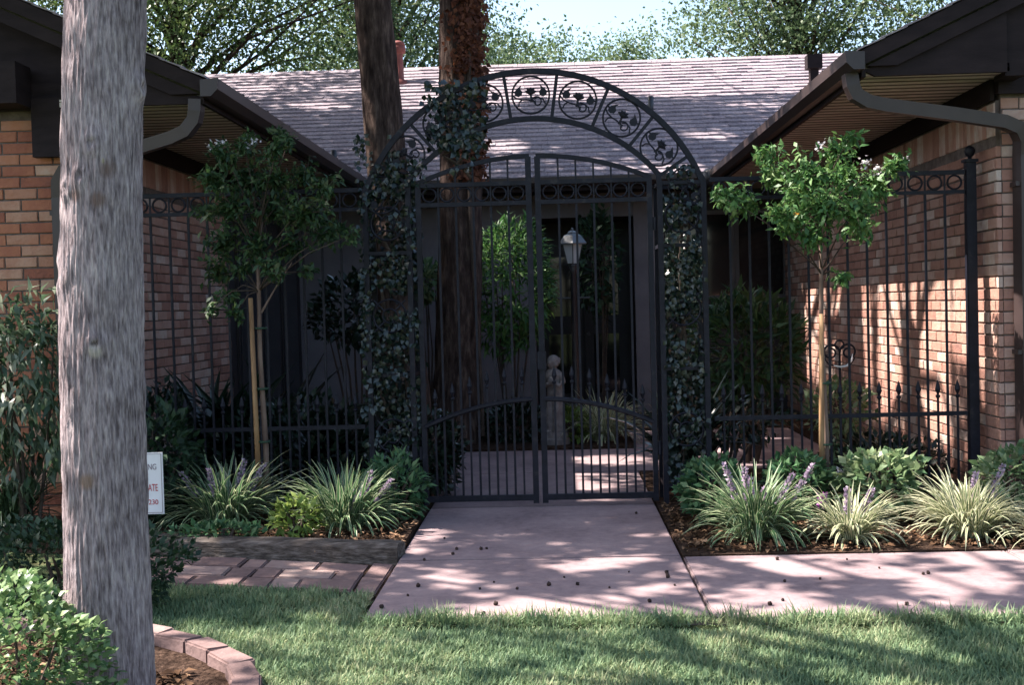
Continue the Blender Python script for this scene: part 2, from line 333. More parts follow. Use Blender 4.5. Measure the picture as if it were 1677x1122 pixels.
# ------------------------------------------------------------------ ground
def sheet(name, poly, z, m, parent=None, kind='structure', thick=0.0, sub=0):
    b = MB()
    if thick: b.prism(poly, 'z', z - thick, z)
    else:
        b.v = [(p[0], p[1], z) for p in poly]; b.f = [tuple(range(len(poly)))]; b.r = [0.5]
    o = b.build(name, m, parent)
    if parent is None: tag(o, kind=kind)
    return o
sheet('ground', [(-400, -400), (400, -400), (400, 400), (-400, 400)], -0.06, 'turf')
LAWN = [(-12, -4), (12, -4), (12, 5.36), (2.0, 5.33), (0.6, 5.38), (-0.86, 5.46), (-0.93, 5.46), (-0.95, 6.02), (-2.13, 6.30), (-12, 7.8)]
sheet('lawn', LAWN, -0.03, 'turf')
walk = bpy.data.objects.new('front_walk', None); link(walk); tag(walk, 'pink grey concrete walk leading up to the iron gate', kind='structure')
def slab(poly, z=0.0, m='concrete'):
    bm = bmesh.new(); vs_ = [bm.verts.new((p[0], p[1], z - 0.1)) for p in poly]; f = bm.faces.new(vs_)
    g = bmesh.ops.extrude_face_region(bm, geom=[f]); bmesh.ops.translate(bm, verts=[v for v in g['geom'] if isinstance(v, bmesh.types.BMVert)], vec=(0, 0, 0.1))
    bmesh.ops.recalc_face_normals(bm, faces=bm.faces)
    ed = [e for e in bm.edges if all(abs(v.co.z - z) < 1e-5 for v in e.verts)]
    bmesh.ops.bevel(bm, geom=ed, offset=0.008, segments=2, affect='EDGES')
    me = bpy.data.meshes.new('slab'); bm.to_mesh(me); bm.free(); me.materials.append(MATS[m]); return me
WL, WR = -0.912, 0.655
meshobj('concrete_slab', slab([(WL, 6.735), (WR, 6.735), (WR, 8.49), (WL, 8.49)]), walk)
meshobj('concrete_slab', slab([(WL, 5.48), (WR, 5.41), (WR, 6.723), (WL, 6.723)]), walk)
meshobj('concrete_slab', slab([(WR + 0.016, 5.41), (2.42, 5.36), (2.42, 6.735), (WR + 0.016, 6.735)], -0.006), walk)
meshobj('concrete_slab', slab([(2.432, 5.36), (4.6, 5.37), (4.6, 6.75), (2.432, 6.75)], -0.004), walk)
court = bpy.data.objects.new('courtyard_paving', None); link(court); tag(court, 'concrete paving of the courtyard behind the gate', kind='structure')
meshobj('concrete_slab', slab([(WL, 8.502), (WR, 8.502), (WR, 10.2), (WL, 10.2)], -0.002), court)
meshobj('concrete_slab', slab([(WL, 10.212), (2.5, 10.212), (2.5, 11.8), (WL, 11.8)], -0.002), court)
meshobj('concrete_slab', slab([(0.75, 11.812), (2.5, 11.812), (2.5, 13.4), (0.75, 13.4)], -0.002), court)
# beds
sheet('planting_bed', [(-3.6, 7.53), (WL - 0.012, 6.90), (WL - 0.012, 8.6), (-0.93, 16), (-3.4, 16), (-6, 8.4), (-6, 7.6)], 0.03, 'soil', thick=0.09)
sheet('planting_bed', [(WR + 0.012, 6.745), (4.6, 6.76), (4.6, 8.4), (2.94, 8.4), (2.94, 10.2), (WR + 0.012, 10.2)], 0.0, 'soil', thick=0.06)
sheet('planting_bed', [(-0.92, 11.81), (0.74, 11.81), (0.74, 15.7), (-0.92, 15.7)], 0.02, 'soil', thick=0.08)
sheet('planting_bed', [(2.51, 10.21), (2.93, 10.21), (2.93, 15.7), (0.75, 15.7), (0.75, 13.41), (2.51, 13.41)], 0.0, 'soil', thick=0.06)
EDGE = [(-2.55, 5.42), (-2.15, 5.36), (-1.80, 5.21), (-1.52, 5.00), (-1.32, 4.76), (-1.19, 4.5), (-1.13, 4.2), (-1.14, 3.85), (-1.22, 3.5)]
sheet('planting_bed', EDGE + [(-3.5, 3.3), (-3.5, 5.4)], -0.005, 'soil', thick=0.05)

# grass
def inpoly(x, y, poly):
    c = np.zeros(len(x), bool); n = len(poly)
    for i in range(n):
        x0, y0 = poly[i]; x1, y1 = poly[i - 1]
        cond = ((y0 > y) != (y1 > y)) & (x < (x1 - x0) * (y - y0) / (y1 - y0 + 1e-12) + x0); c ^= cond
    return c
def grass():
    n = 370000
    x = rng.uniform(-3.2, 4.4, n); y = rng.uniform(3.9, 7.1, n)
    k = inpoly(x, y, [(p[0], p[1] + 0.03) for p in LAWN]) & ~inpoly(x, y, EDGE + [(-3.5, 3.3), (-3.5, 5.4)])
    nz = np.array([mnoise.noise(Vector((a * 2.2, b * 2.2, 3.0))) for a, b in zip(x, y)])
    nz2 = np.array([mnoise.noise(Vector((a * 6, b * 6, 8.0))) for a, b in zip(x, y)])
    k &= rng.random(n) < np.clip(1.1 + 1.2 * (nz + 0.15) + 0.5 * nz2, 0.25, 1)
    u, v, _ = proj(np.stack([x, y, 0 * x], 1)); k &= (u > -60) & (u < 2300) & (v < 1230)
    x, y, nz, nz2 = x[k], y[k], nz[k], nz2[k]; n = len(x)
    over = ~inpoly(x, y, [(p[0], p[1] - 0.10) for p in LAWN]) & (x > -.9)            # longer, unclipped fringe along the paving
    P = np.stack([x, y, np.where(over, -0.012, -0.03)], 1)
    L = rng.uniform(0.028, 0.058, n) * (1 + 0.45 * nz2); W_ = rng.uniform(0.0035, 0.0065, n); L = L * np.where(over, rng.uniform(1.0, 1.9, n), 1)
    V, Fc, acr, n, per = straps(P, rng.uniform(0, 6.283, n), rng.uniform(0.0, 1.0, n), rng.uniform(0.1, 1.3, n), L, W_, K=2, cols=2)
    rr = np.repeat(np.clip(rng.beta(1.6, 2.0, n) * 0.85 + 0.30 * (0.35 - nz) + 0.12 * nz2, 0, 1), per)
    o = bpy.data.objects.new('lawn_grass', np_mesh('lawn_grass', V, Fc, 'grass', rr)); link(o)
    tag(o, 'coarse green lawn grass in front of the concrete walk', 'grass', kind='stuff')
grass()

# leaf litter in the beds
def litter(name, label, regs):
    P = []
    for (x0, x1, y0, y1, z, n) in regs: P.append(np.stack([rng.uniform(x0, x1, n), rng.uniform(y0, y1, n), z + rng.uniform(0.004, 0.02, n)], 1))
    P = np.concatenate(P); n = len(P)
    D = rdirs(n); D[:, 2] *= 0.35; N_ = rdirs(n) * 0.5 + np.array([0, 0, 1.0])
    o = leaf_obj(name, P, D, N_, rng.uniform(0.025, 0.06, n), rng.uniform(0.015, 0.035, n), 'litter', fold=0.2)
    tag(o, label, 'mulch', kind='stuff')
litter('leaf_litter', 'brown leaf mulch covering the planting bed by the sidewalk', [(WR + 0.03, 2.9, 6.78, 8.45, 0.0, 3000), (2.9, 4.5, 6.78, 8.15, 0.0, 1600)])
litter('leaf_litter', 'brown leaf mulch covering the planting bed behind the timber', [(-2.3, WL - 0.03, 7.15, 8.6, 0.03, 2200), (-1.5, WL - 0.03, 6.95, 7.2, 0.03, 300)])
litter('leaf_litter', 'dry leaf mulch around the pale tree trunk', [(-2.4, -1.42, 3.7, 4.7, -0.005, 1300), (-2.4, -1.8, 4.7, 5.2, -0.005, 400)])

# ------------------------------------------------------------------ brick strip, timber, edging
strip = bpy.data.objects.new('brick_path', None); link(strip); tag(strip, kind='structure', label='short path of worn pink pavers in front of the timber')
def paver_mesh(w, d, h, seed, shear=0.0):
    rs = random.Random(seed); bm = bmesh.new(); bmesh.ops.create_cube(bm, size=1)
    for v in bm.verts: v.co = Vector((v.co.x * w + shear * v.co.y * d, v.co.y * d, v.co.z * h)) + Vector((rs.uniform(-.006, .006), rs.uniform(-.006, .006), rs.uniform(-.003, .003)))
    bmesh.ops.bevel(bm, geom=bm.edges[:], offset=0.008, segments=2, affect='EDGES')
    me = bpy.data.meshes.new('paver'); bm.to_mesh(me); bm.free(); me.materials.append(MATS['paver'])
    a = me.attributes.new('rnd', 'FLOAT', 'FACE'); a.data.foreach_set('value', np.full(len(me.polygons), rs.random(), np.float32)); return me
A0 = Vector((-0.932, 6.74, 0)); ANG = math.atan2(0.36, -1.465)
ux = Vector((math.cos(ANG), math.sin(ANG), 0)); uy = Vector((-math.sin(ANG), math.cos(ANG), 0)); SHR = -uy.x / ux.x; uq = uy + ux * SHR
sheet('path_bed', [tuple((A0 + ux * a + uq * b)[:2]) for a, b in ((0, -0.02), (1.9, -0.02), (1.9, 0.68), (0, 0.68))], -0.032, 'soil', strip)
seed = 0
def put_paver(a, b, w, d):
    global seed; seed += 1
    c = A0 + ux * (a + w / 2) + uq * (b + d / 2); c.z = -0.045 + random.uniform(-0.004, 0.006)
    meshobj('paver', paver_mesh(w - 0.007, d - 0.007, 0.05, seed, SHR), strip, c, (random.uniform(-.012, .012), random.uniform(-.012, .012), ANG + random.uniform(-.02, .02)))
for b, d in ((0.0, 0.33), (0.335, 0.33)): put_paver(0.006, b, 0.13, d)
for row, ws in enumerate(((0.30, 0.31, 0.14, 0.30, 0.15, 0.30), (0.16, 0.31, 0.16, 0.15, 0.31, 0.15, 0.30), (0.31, 0.16, 0.16, 0.30, 0.16, 0.30))):
    a = 0.145
    for w in ws: put_paver(a, row * 0.215 + 0.004, w, 0.21); a += w + 0.004
# landscape timber
T0 = A0 + Vector((0.0, 0.025, 0)); bt = MB()
NT = 26
for (dy, dz0, dz1) in ((0.0, -0.05, 0.085),):
    ring = []
    for i in range(NT + 1):
        t = i / NT; c = T0 + ux * (2.0 * t) - uy * 0.03
        prof = [(0, -0.05), (0, 0.055), (-0.025, 0.08), (-0.10, 0.082), (-0.13, 0.06), (-0.13, -0.05)]
        ring.append([tuple(c + uy * (p[0] + 0.006 * mnoise.noise(Vector((i * .4, q, 1)))) + Vector((0, 0, p[1] + 0.007 * mnoise.noise(Vector((i * .35, q * 1.3, 5)))))) for q, p in enumerate(prof)])
    b0 = 0; bt.v = [p for r_ in ring for p in r_]
    for i in range(NT):
        for k in range(6): bt.f.append((i * 6 + k, i * 6 + (k + 1) % 6, (i + 1) * 6 + (k + 1) % 6, (i + 1) * 6 + k)); bt.r.append(.5)
    bt.f += [tuple(range(6)), tuple(NT * 6 + k for k in range(6))]; bt.r += [.5, .5]
o = bt.build('landscape_timber', 'timber'); tag(o, 'weathered grey landscape timber edging the bed behind the pavers', 'timber')
# curved brick edging of the tree bed
edg = empty('brick_edging', (-1.5, 4.9, 0), 'curved row of reddish bricks edging the mulch at the pale tree', 'edging')
def along(pts, s):
    acc = 0
    for p, q in zip(pts[:-1], pts[1:]):
        p, q = Vector(p), Vector(q); l = (q - p).length
        if acc + l >= s: return p + (q - p) * ((s - acc) / l), math.atan2((q - p).y, (q - p).x)
        acc += l
    return None
sd = 0.1
while True:
    r_ = along(EDGE, sd)
    if r_ is None: break
    p, a = r_
    seed += 1; o = meshobj('brick', paver_mesh(0.215, 0.105, 0.085, seed + 50), edg, (p.x + 1.5, p.y - 4.9, 0.005 + random.uniform(-.006, .006)), (random.uniform(-.05, .05), random.uniform(-.04, .04), a + random.uniform(-.05, .05)))
    sd += 0.224

# ------------------------------------------------------------------ the house
house = empty('brick_house', (0, 15.7, 0), 'low brown brick house with two gabled wings around a gated courtyard', 'house')
HL = Vector((0, -15.7, 0))
def hp(o): o.location = o.location + HL; return o      # parts are modelled in world coordinates
BL, BH, JT = 0.222, 0.068, 0.0105
def brick_mesh(l, h, d, seed):
    """front face looks to -Y, centred"""
    rs = random.Random(seed); b = MB(); c = 0.004; j = lambda a: rs.uniform(-a, a)
    x, z = l / 2, h / 2
    o_ = [(-x, d, -z), (x, d, -z), (x, d, z), (-x, d, z)]
    m_ = [(-x + j(.002), 0.004 + j(.002), -z + j(.002)), (x + j(.002), 0.004 + j(.002), -z + j(.002)), (x + j(.002), 0.004 + j(.002), z + j(.002)), (-x + j(.002), .004 + j(.002), z + j(.002))]
    k = j(.003)
    f_ = [(-x + c + j(.002), k + j(.002), -z + c), (x - c + j(.002), k + j(.002), -z + c), (x - c + j(.002), k + j(.002), z - c), (-x + c + j(.002), k + j(.002), z - c)]
    b.v = o_ + m_ + f_; rv = rs.random()
    for a0 in (0, 4):
        for i in range(4): b.f.append((a0 + i, a0 + (i + 1) % 4, a0 + 4 + (i + 1) % 4, a0 + 4 + i)); b.r.append(rv)
    b.f.append((8, 9, 10, 11)); b.r.append(rv)
    return b
VAR = []; VARW = []
for i in range(22):
    me = brick_mesh(BL, BH, 0.03, 900 + i).mesh('brick'); me.materials.append(MATS['brick']); VAR.append(me); me = me.copy(); me.materials.clear(); me.materials.append(MATS['brick_warm']); VARW.append(me)
def brick_wall(org, ang, length, h0, h1, pick, soldier=None, nmax=110, m0=0.0, m1=0.0, bm_='brick'):
    """wall face starting at org running along angle ang; outward normal is to the right of the run (local -Y)"""
    ca, sa = math.cos(ang), math.sin(ang)
    w = MB(); w.quadbox((m0, 0.010, 0), (length - m1, 0.22, h1)); wo = w.build('wall', 'mortar', house); wo.location = Vector(org) + HL; wo.rotation_euler = (0, 0, ang)
    rest = MB(); cnt = 0; row = 0; z = h0
    cand = []
    while z + BH <= h1 - 0.002:
        if soldier and z + BH > soldier[0] - 0.004: break
        off = (0 if row % 2 == 0 else -(BL + JT) / 2) + random.uniform(-.01, .01); u = off
        while u < length - 0.02:
            a, b_ = max(u, 0.001), min(u + BL, length - 0.001)
            if b_ - a > 0.04: cand.append(((a + b_) / 2, z + BH / 2, b_ - a, BH))
            u += BL + JT
        z += BH + JT; row += 1
    if soldier:
        u = 0.004
        while u + BH < length: cand.append((u + BH / 2, (soldier[0] + soldier[1]) / 2 + 0.004, BH, soldier[1] - soldier[0] - .012)); u += BH + JT
    for (u, zc, l, h) in cand:
        wx = (org[0] + ca * u, org[1] + sa * u, zc)
        if cnt < nmax and pick(wx):
            k = random.randrange(len(VAR)); o = meshobj('brick', (VARW if bm_ == 'brick_warm' else VAR)[k], wo, (u, 0, zc)); o.scale = (l / BL, 1, h / BH); cnt += 1
        else:
            b = brick_mesh(l, h, 0.03, random.randrange(10 ** 6)); n0 = len(rest.v)
            rest.v += [(p[0] + u, p[1], p[2] + zc) for p in b.v]; rest.f += [tuple(n0 + i for i in f) for f in b.f]; rest.r += b.r
    if rest.v:
        ro = rest.build('brick_courses', bm_, wo); tag(ro, kind='stuff')
    return wo
brick_wall((XR, 15.69, 0), -math.pi / 2, 15.69 - 8.2, 0.03, 2.68, lambda p: p[1] < 10.35 and 0.55 < p[2] < 2.2, (2.44, 2.67), 150, 0, .035)
brick_wall((XR + .034, 8.2, 0), 0, 2.2, 0.03, 2.72, lambda p: p[0] < 3.42 and p[2] > 0.25, None, 62)
brick_wall((-5.634, 8.3, 0), 0, 2.3, 0.03, 2.83, lambda p: p[0] > -4.0 and p[2] > 0.8, None, 60, bm_='brick_warm')
brick_wall((XL, 8.3, 0), math.pi / 2, 4.0, 0.03, 2.68, lambda p: p[1] > 9.6 and 1.0 < p[2] < 2.3, (2.44, 2.67), 60, .035, 0)

def part(mb, name, m, parent=None, smooth=False):
    o = mb.build(name, m, parent or house, smooth)
    if parent is None: hp(o)
    return o
SL = 0.46
def wing(side):
    s = 1 if side == 'R' else -1
    e = EAVR if s > 0 else EAVL; xw = XR if s > 0 else XL; y0 = 7.85 if s > 0 else 8.05; yw = 8.2 if s > 0 else 8.3
    X = lambda a: e + s * a                      # a = distance in from the eave
    top = lambda a: 2.97 + SL * a
    # roof deck with shingle courses
    run = 4.2; b = MB()
    b.prism([(X(0.0), 2.93), (X(run), 2.93 + SL * run), (X(run), top(run)), (X(0.0), top(0))], 'y', y0 + 0.02, 18.5)
    b.prism([(X(run), 2.93 + SL * run), (X(2 * run), 2.93), (X(2 * run), 2.97), (X(run), top(run))], 'y', y0 + 0.02, 18.5)
    rf = part(b, 'roof', 'trim')
    c = MB(); k = 0; a = -0.02
    while a < run:
        y = y0 - 0.015
        while y < 18.5:
            l = random.uniform(0.22, 0.34); th = random.uniform(0.006, 0.014); r_ = random.random()
            z0 = 2.975 + SL * a; z1 = 2.975 + SL * (a + 0.16)
            c.prism([(X(a), z0 + 0.004), (X(a + 0.16), z1 - 0.004), (X(a + 0.16), z1 + 0.001), (X(a), z0 + 0.006 + th)], 'y', y, y + l - 0.006, r_)
            y += l
            if y > 9.2: break
        if y < 18.5:
            z0 = 2.975 + SL * a; z1 = 2.975 + SL * (a + 0.16)
            c.prism([(X(a), z0 + 0.004), (X(a + 0.16), z1 - 0.004), (X(a + 0.16), z1 + 0.001), (X(a), z0 + 0.016)], 'y', y, 18.5, random.random())
        a += 0.14
    sh = c.build('shingle_courses', 'shingle', rf); tag(sh, kind='stuff')
    # rake boards (two steps), box end, frieze, gable
    b = MB(); b.prism([(X(0.0), 2.965), (X(run), top(run) - 0.005), (X(run), top(run) - 0.105), (X(0.0), 2.87)], 'y', y0, y0 + 0.03); part(b, 'rake_board', 'trim')
    b = MB(); b.prism([(X(0.03), 2.868), (X(run), top(run) - 0.11), (X(run), top(run) - 0.21), (X(0.22), 2.868)], 'y', y0 + 0.022, y0 + 0.05); part(b, 'rake_board', 'trim')
    b = MB(); b.prism([(X(0.01), 2.85), (X(0.09), SOF - 0.012), (X(0.92), SOF - 0.012), (X(0.92), 2.95 + SL * 0.92 - 0.14), (X(0.15), 2.89)], 'y', y0 + 0.052, y0 + 0.085); part(b, 'eave_box_end', 'trim')
    b = MB(); zb = 2.72 if s > 0 else 2.835
    b.prism([(xw, zb), (X(2 * run) - s * 0.9, zb), (X(2 * run) - s * 0.9, 3.3), (X(run), top(run) - 0.1), (xw, top(0.95) - 0.09)], 'y', yw - 0.02, yw + 0.05); part(b, 'gable', 'trim')
    b = MB(); b.quadbox((min(xw, xw + s * 2.2), yw - 0.055, zb - 0.01), (max(xw, xw + s * 2.2), yw - 0.021, zb + 0.17)); part(b, 'frieze_board', 'trim')
    b = MB(); 
    if s > 0: xa, xb = sorted((xw - s * 0.03, xw + s * 0.10)); b.quadbox((xa, yw - 0.35 + 0.09, SOF - 0.03), (xb, yw - 0.06, SOF + 0.45)); part(b, 'corner_block', 'trim')
    else:
        b.quadbox((-3.525, yw - .09, 2.50), (-3.29, yw - .02, 2.90)); part(b, 'corner_block', 'trim')
        b = MB(); b.quadbox((-3.86, yw - .30, 2.835), (-3.53, yw - .06, 3.11)); part(b, 'beam_end', 'trim')
    # soffit boards run from the eave to the wall
    sf = MB(); y = y0 + 0.09
    x_in, x_out = sorted((e + s * 0.02, xw - s * 0.002))
    while y < 15.6:
        sf.quadbox((x_in, y, SOF), (x_out, y + 0.105, SOF + 0.03), random.random()); y += 0.135
    sf.quadbox((x_in, y0 + 0.09, SOF + 0.035), (x_out, 15.6, SOF + 0.05))
    sfo = part(sf, 'soffit', 'soffit')
    sv = MB(); y = y0 + 0.09
    while y < 15.5: sv.quadbox((x_in + .01, y + .106, SOF - .004), (x_out - .01, y + .134, SOF - .001)); y += 0.135
    sv.build('soffit_gap_shade', 'soffit_dark', sfo)  # dark strips standing in for the shade in the board gaps
    b = MB(); xa, xb = sorted((e + s * 0.0, e + s * 0.025)); b.quadbox((xa, y0 + 0.03, 2.80), (xb, 14.9, 2.955)); part(b, 'fascia', 'trim')
    b = MB(); xa, xb = sorted((xw - s * 0.03, xw - s * 0.001)); b.quadbox((xa, yw + 0.02, 2.68), (xb, 15.5, SOF - 0.003)); part(b, 'frieze_board', 'trim')
    # gutter, open trough
    gy0 = y0 - 0.05
    P_ = [(-0.0, 2.945), (0.0, 2.835), (0.07, 2.835), (0.115, 2.88), (0.12, 2.95), (0.105, 2.95), (0.10, 2.885), (0.065, 2.848), (0.012, 2.848), (0.012, 2.945)]
    g = MB(); g.prism([(e - s * (0.002 + p[0]), p[1]) for p in P_], 'y', gy0, 14.72); go = part(g, 'gutter', 'gutter')
    b = MB(); b.prism([(e - s * (0.002 + p[0]), p[1]) for p in (P_[0], P_[1], P_[2], P_[3], (0.122, 2.953))], 'y', gy0 - 0.012, gy0 - 0.001); b.build('end_cap', 'gutter', go)
    y = y0 + 0.6
    while y < 14.6:
        b = MB(); b.quadbox((min(e - s * .125, e - s * .002), y, 2.951), (max(e - s * .125, e - s * .002), y + 0.02, 2.957)); b.build('gutter_strap', 'gutter', go); y += 0.75
    # downspout
    if s > 0: pts = [(1.92, 7.95, 2.835), (1.93, 7.95, 2.76), (1.955, 7.955, 2.70), (2.03, 7.96, 2.655), (2.14, 7.97, 2.63), (2.6, 8.02, 2.565), (2.92, 8.06, 2.515), (3.02, 8.08, 2.475), (3.065, 8.10, 2.40), (3.07, 8.12, 2.30), (3.07, 8.13, 1.2), (3.07, 8.13, 0.04)]
    else: pts = [(-2.36, 8.12, 2.835), (-2.365, 8.12, 2.76), (-2.38, 8.125, 2.70), (-2.44, 8.13, 2.63), (-2.54, 8.14, 2.59), (-2.9, 8.17, 2.50), (-3.2, 8.20, 2.43), (-3.30, 8.21, 2.40), (-3.345, 8.22, 2.33), (-3.35, 8.23, 2.22), (-3.35, 8.23, 1.2), (-3.35, 8.23, 0.04)]
    b = MB(); b.tube(pts, [0.074] * len(pts), n=4, ax=(0, 1, 0), flat=0.8)
    d = b.build('downspout', 'gutter', go)
    for z in (2.1, 1.0):
        b = MB(); p = pts[-1]; b.quadbox((p[0] - 0.06, p[1] - 0.05, z), (p[0] + 0.06, p[1] + 0.06, z + 0.03)); b.build('pipe_strap', 'gutter', go)
wing('R'); wing('L')

# main roof
MS = (5.2 - 2.95) / (19.4 - MAINE)
mz = lambda y: 2.95 + MS * (y - MAINE)
b = MB(); b.prism([(MAINE, 2.90), (19.4, 5.15), (24, 2.9), (24, 2.95), (19.4, 5.2), (MAINE, 2.95)], 'x', -12, 12); mroof = part(b, 'roof', 'trim')
c = MB(); y = MAINE - 0.03
while y < 19.4:
    x = -7.5 + random.uniform(0, 0.2)
    while x < 7.5:
        l = random.choice((0.15, 0.22, 0.3)) + random.uniform(-.02, .02); th = random.choice((0.010, 0.015, 0.022)); r_ = random.random()
        c.prism([(y, mz(y) + 0.006), (y + 0.18, mz(y + 0.18) + 0.001), (y + 0.18, mz(y + .18) + 0.004), (y, mz(y) + 0.012 + th)], 'x', x, x + l - 0.003, r_); x += l
    y += 0.155
o = c.build('shingle_courses', 'shingle', mroof); o.location = (0, 0, 0); tag(o, kind='stuff')
b = MB()
x = -8.0
while x < 8: b.prism([(19.26, 5.14), (19.4, 5.21), (19.54, 5.14), (19.54, 5.155), (19.4, 5.228), (19.26, 5.155)], 'x', x, x + 0.29, random.random()); x += 0.30
o = b.build('ridge_cap', 'shingle', mroof)
b = MB(); b.quadbox((EAVL + 0.03, MAINE + 0.002, 2.78), (EAVR - 0.03, MAINE + 0.03, 2.945)); part(b, 'fascia', 'trim')
g = MB(); g.prism([(MAINE - q[0], q[1]) for q in ((0, 2.935), (0, 2.83), (0.07, 2.83), (0.115, 2.875), (0.12, 2.94), (0.105, 2.94), (0.10, 2.88), (0.065, 2.845), (0.012, 2.845), (0.012, 2.935))], 'x', EAVL + 0.14, EAVR - 0.14); part(g, 'gutter', 'gutter')
b = MB(); b.quadbox((EAVL + 0.03, MAINE + 0.032, SOF), (EAVR - 0.03, WALLY, SOF + 0.03)); part(b, 'soffit', 'trim')
# vents on the main roof
def roof_at(px_, py_):
    r = ray(px_, py_)
    t = (2.95 - EYE - MS * MAINE) / (r.z - MS * r.y); return Vector((r.x * t, r.y * t, EYE + r.z * t))
def flue(px_, py_, prof, m, n=14, name='roof_vent'):
    p = roof_at(px_, py_); b = MB(); b.lathe(prof, (p.x, p.y, p.z), n); o = b.build(name, m, mroof, smooth=n > 4); return o
flue(653, 135, [(0.17, -0.15), (0.16, 0.0), (0.085, 0.05), (0.075, 0.42), (0.075, 0.44), (0.115, 0.45), (0.12, 0.54), (0.10, 0.56), (0.115, 0.565), (0.10, 0.61), (0.04, 0.635)], 'vent_red')
flue(1333, 143, [(0.085, -0.2), (0.085, 0.26), (0.15, 0.265), (0.15, 0.46), (0.0, 0.47)], 'trim', 4)
flue(1066, 186, [(0.04, -0.1), (0.04, 0.24), (0.03, 0.245)], 'lamp_metal', 10)
flue(547, 268, [(0.04, -0.1), (0.04, 0.17), (0.03, 0.175)], 'lamp_metal', 10)
flue(1163, 290, [(0.10, -0.1), (0.10, 0.06), (0.06, 0.1)], 'lamp_metal', 10)

# courtyard facade of the main house
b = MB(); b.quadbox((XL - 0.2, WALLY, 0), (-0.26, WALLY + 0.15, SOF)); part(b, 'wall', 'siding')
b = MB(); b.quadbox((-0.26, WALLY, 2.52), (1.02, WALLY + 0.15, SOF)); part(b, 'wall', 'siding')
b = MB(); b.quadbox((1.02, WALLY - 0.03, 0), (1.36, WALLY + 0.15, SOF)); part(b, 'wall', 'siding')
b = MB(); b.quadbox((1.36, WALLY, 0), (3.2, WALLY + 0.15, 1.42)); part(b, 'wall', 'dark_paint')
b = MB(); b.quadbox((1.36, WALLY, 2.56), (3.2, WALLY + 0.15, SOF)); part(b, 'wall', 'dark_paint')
b = MB(); b.quadbox((-0.4, WALLY + 1.0, 0), (1.2, WALLY + 1.1, SOF)); b.quadbox((-0.3, WALLY + .15, 0), (-0.26, WALLY + 1, SOF)); b.quadbox((1.02, WALLY + .15, 0), (1.06, WALLY + 1, SOF)); b.quadbox((-.26, WALLY + .15, 2.52), (1.02, WALLY + 1.0, 2.6)); part(b, 'porch_recess', 'dark_paint')
for x in (-0.22, 0.39):
    b = MB(); b.quadbox((x, WALLY + 0.93, 0.02), (x + 0.58, WALLY + 0.985, 2.2)); d = part(b, 'door', 'dark_paint')
    for z in (0.2, 1.25):
        b = MB(); b.quadbox((x + 0.12, WALLY + 0.915, z), (x + 0.46, WALLY + 0.929, z + 0.8)); b.build('door_panel', 'glass_dark', d)
    b = MB(); b.tube([(x + (0.53 if x < 0 else .05), WALLY + 0.93, 1.0), (x + (0.53 if x < 0 else .05), WALLY + 0.87, 1.0)], 0.025, 8); b.build('door_handle', 'frame_paint', d)
def window(x0, x1, z0, z1, n, y=WALLY):
    f = MB(); w = 0.05
    f.quadbox((x0, y - 0.02, z0), (x1, y + 0.05, z0 + w)); f.quadbox((x0, y - 0.02, z1 - w), (x1, y + 0.05, z1))
    f.quadbox((x0, y - 0.02, z0 + w), (x0 + w, y + 0.05, z1 - w)); f.quadbox((x1 - w, y - 0.02, z0 + w), (x1, y + 0.05, z1 - w))
    fo = part(f, 'window', 'frame_paint')
    for i in range(n):
        a = x0 + w + (x1 - x0 - 2 * w) * i / n; c_ = x0 + w + (x1 - x0 - 2 * w) * (i + 1) / n
        b = MB(); b.quadbox((a + 0.01, y + 0.012, z0 + w), (c_ - 0.01, y + 0.02, z1 - w)); b.build('pane', 'glass_dark', fo)
        if i: b = MB(); b.quadbox((a - 0.02, y - 0.015, z0 + w), (a + 0.02, y + 0.011, z1 - w)); b.build('mullion', 'frame_paint', fo)
b = MB(); b.quadbox((1.1, WALLY + .16, 0), (3.4, WALLY + .25, SOF)); part(b, 'window_backing', 'dark_paint')  # backing added to stop daylight showing through the window seams
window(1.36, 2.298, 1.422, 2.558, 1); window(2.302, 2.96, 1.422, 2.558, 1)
# left wing glazing beyond the brick
b = MB(); b.quadbox((XL - 0.2, 12.3, 0), (XL, 15.7, SOF)); part(b, 'wall', 'dark_paint')
for y in (12.5, 13.5, 14.5):
    b = MB(); b.quadbox((XL + 0.001, y, 0.15), (XL + 0.03, y + 0.9, 2.5)); wo = part(b, 'window', 'dark_paint')
    b = MB(); b.quadbox((XL + 0.031, y + 0.06, 0.22), (XL + 0.036, y + 0.84, 2.43)); b.build('pane', 'glass_dark', wo)

# ------------------------------------------------------------------ iron fence, gate, arch
BS = 0.131
def bar_mesh(name, z0, z1, r_=0.0085, ):
    b = MB(); b.tube([(0, 0, z0), (0, 0, z1)], r_ * 1.25, n=4); me = b.mesh(name); me.materials.append(MATS['iron']); return me
def spear_mesh(z0, z1):
    b = MB(); b.tube([(0, 0, z0), (0, 0, z1 - 0.12)], 0.0095, n=4)
    b.lathe([(0.008, z1 - .125), (0.016, z1 - .115), (0.016, z1 - .105), (0.007, z1 - .098), (0.011, z1 - .085), (0.019, z1 - .065), (0.013, z1 - .035), (0.002, z1)], n=8)
    me = b.mesh('spear_picket'); me.materials.append(MATS['iron']); return me
b = MB(); b.torus((0, 0, 0), 0.047, 0.0075, 'y', 18, 6); RING = b.mesh('ring', True); RING.materials.append(MATS['iron'])
SPEARS = {}
def spear(z1, parent, x, y=0):
    k = round(z1 / 0.02) * 0.02
    if k not in SPEARS: SPEARS[k] = spear_mesh(0.06, k)
    return meshobj('spear_picket', SPEARS[k], parent, (x, y, 0))
def ibox(lo, hi, name, parent):
    b = MB(); b.quadbox(lo, hi); return b.build(name, 'iron', parent)
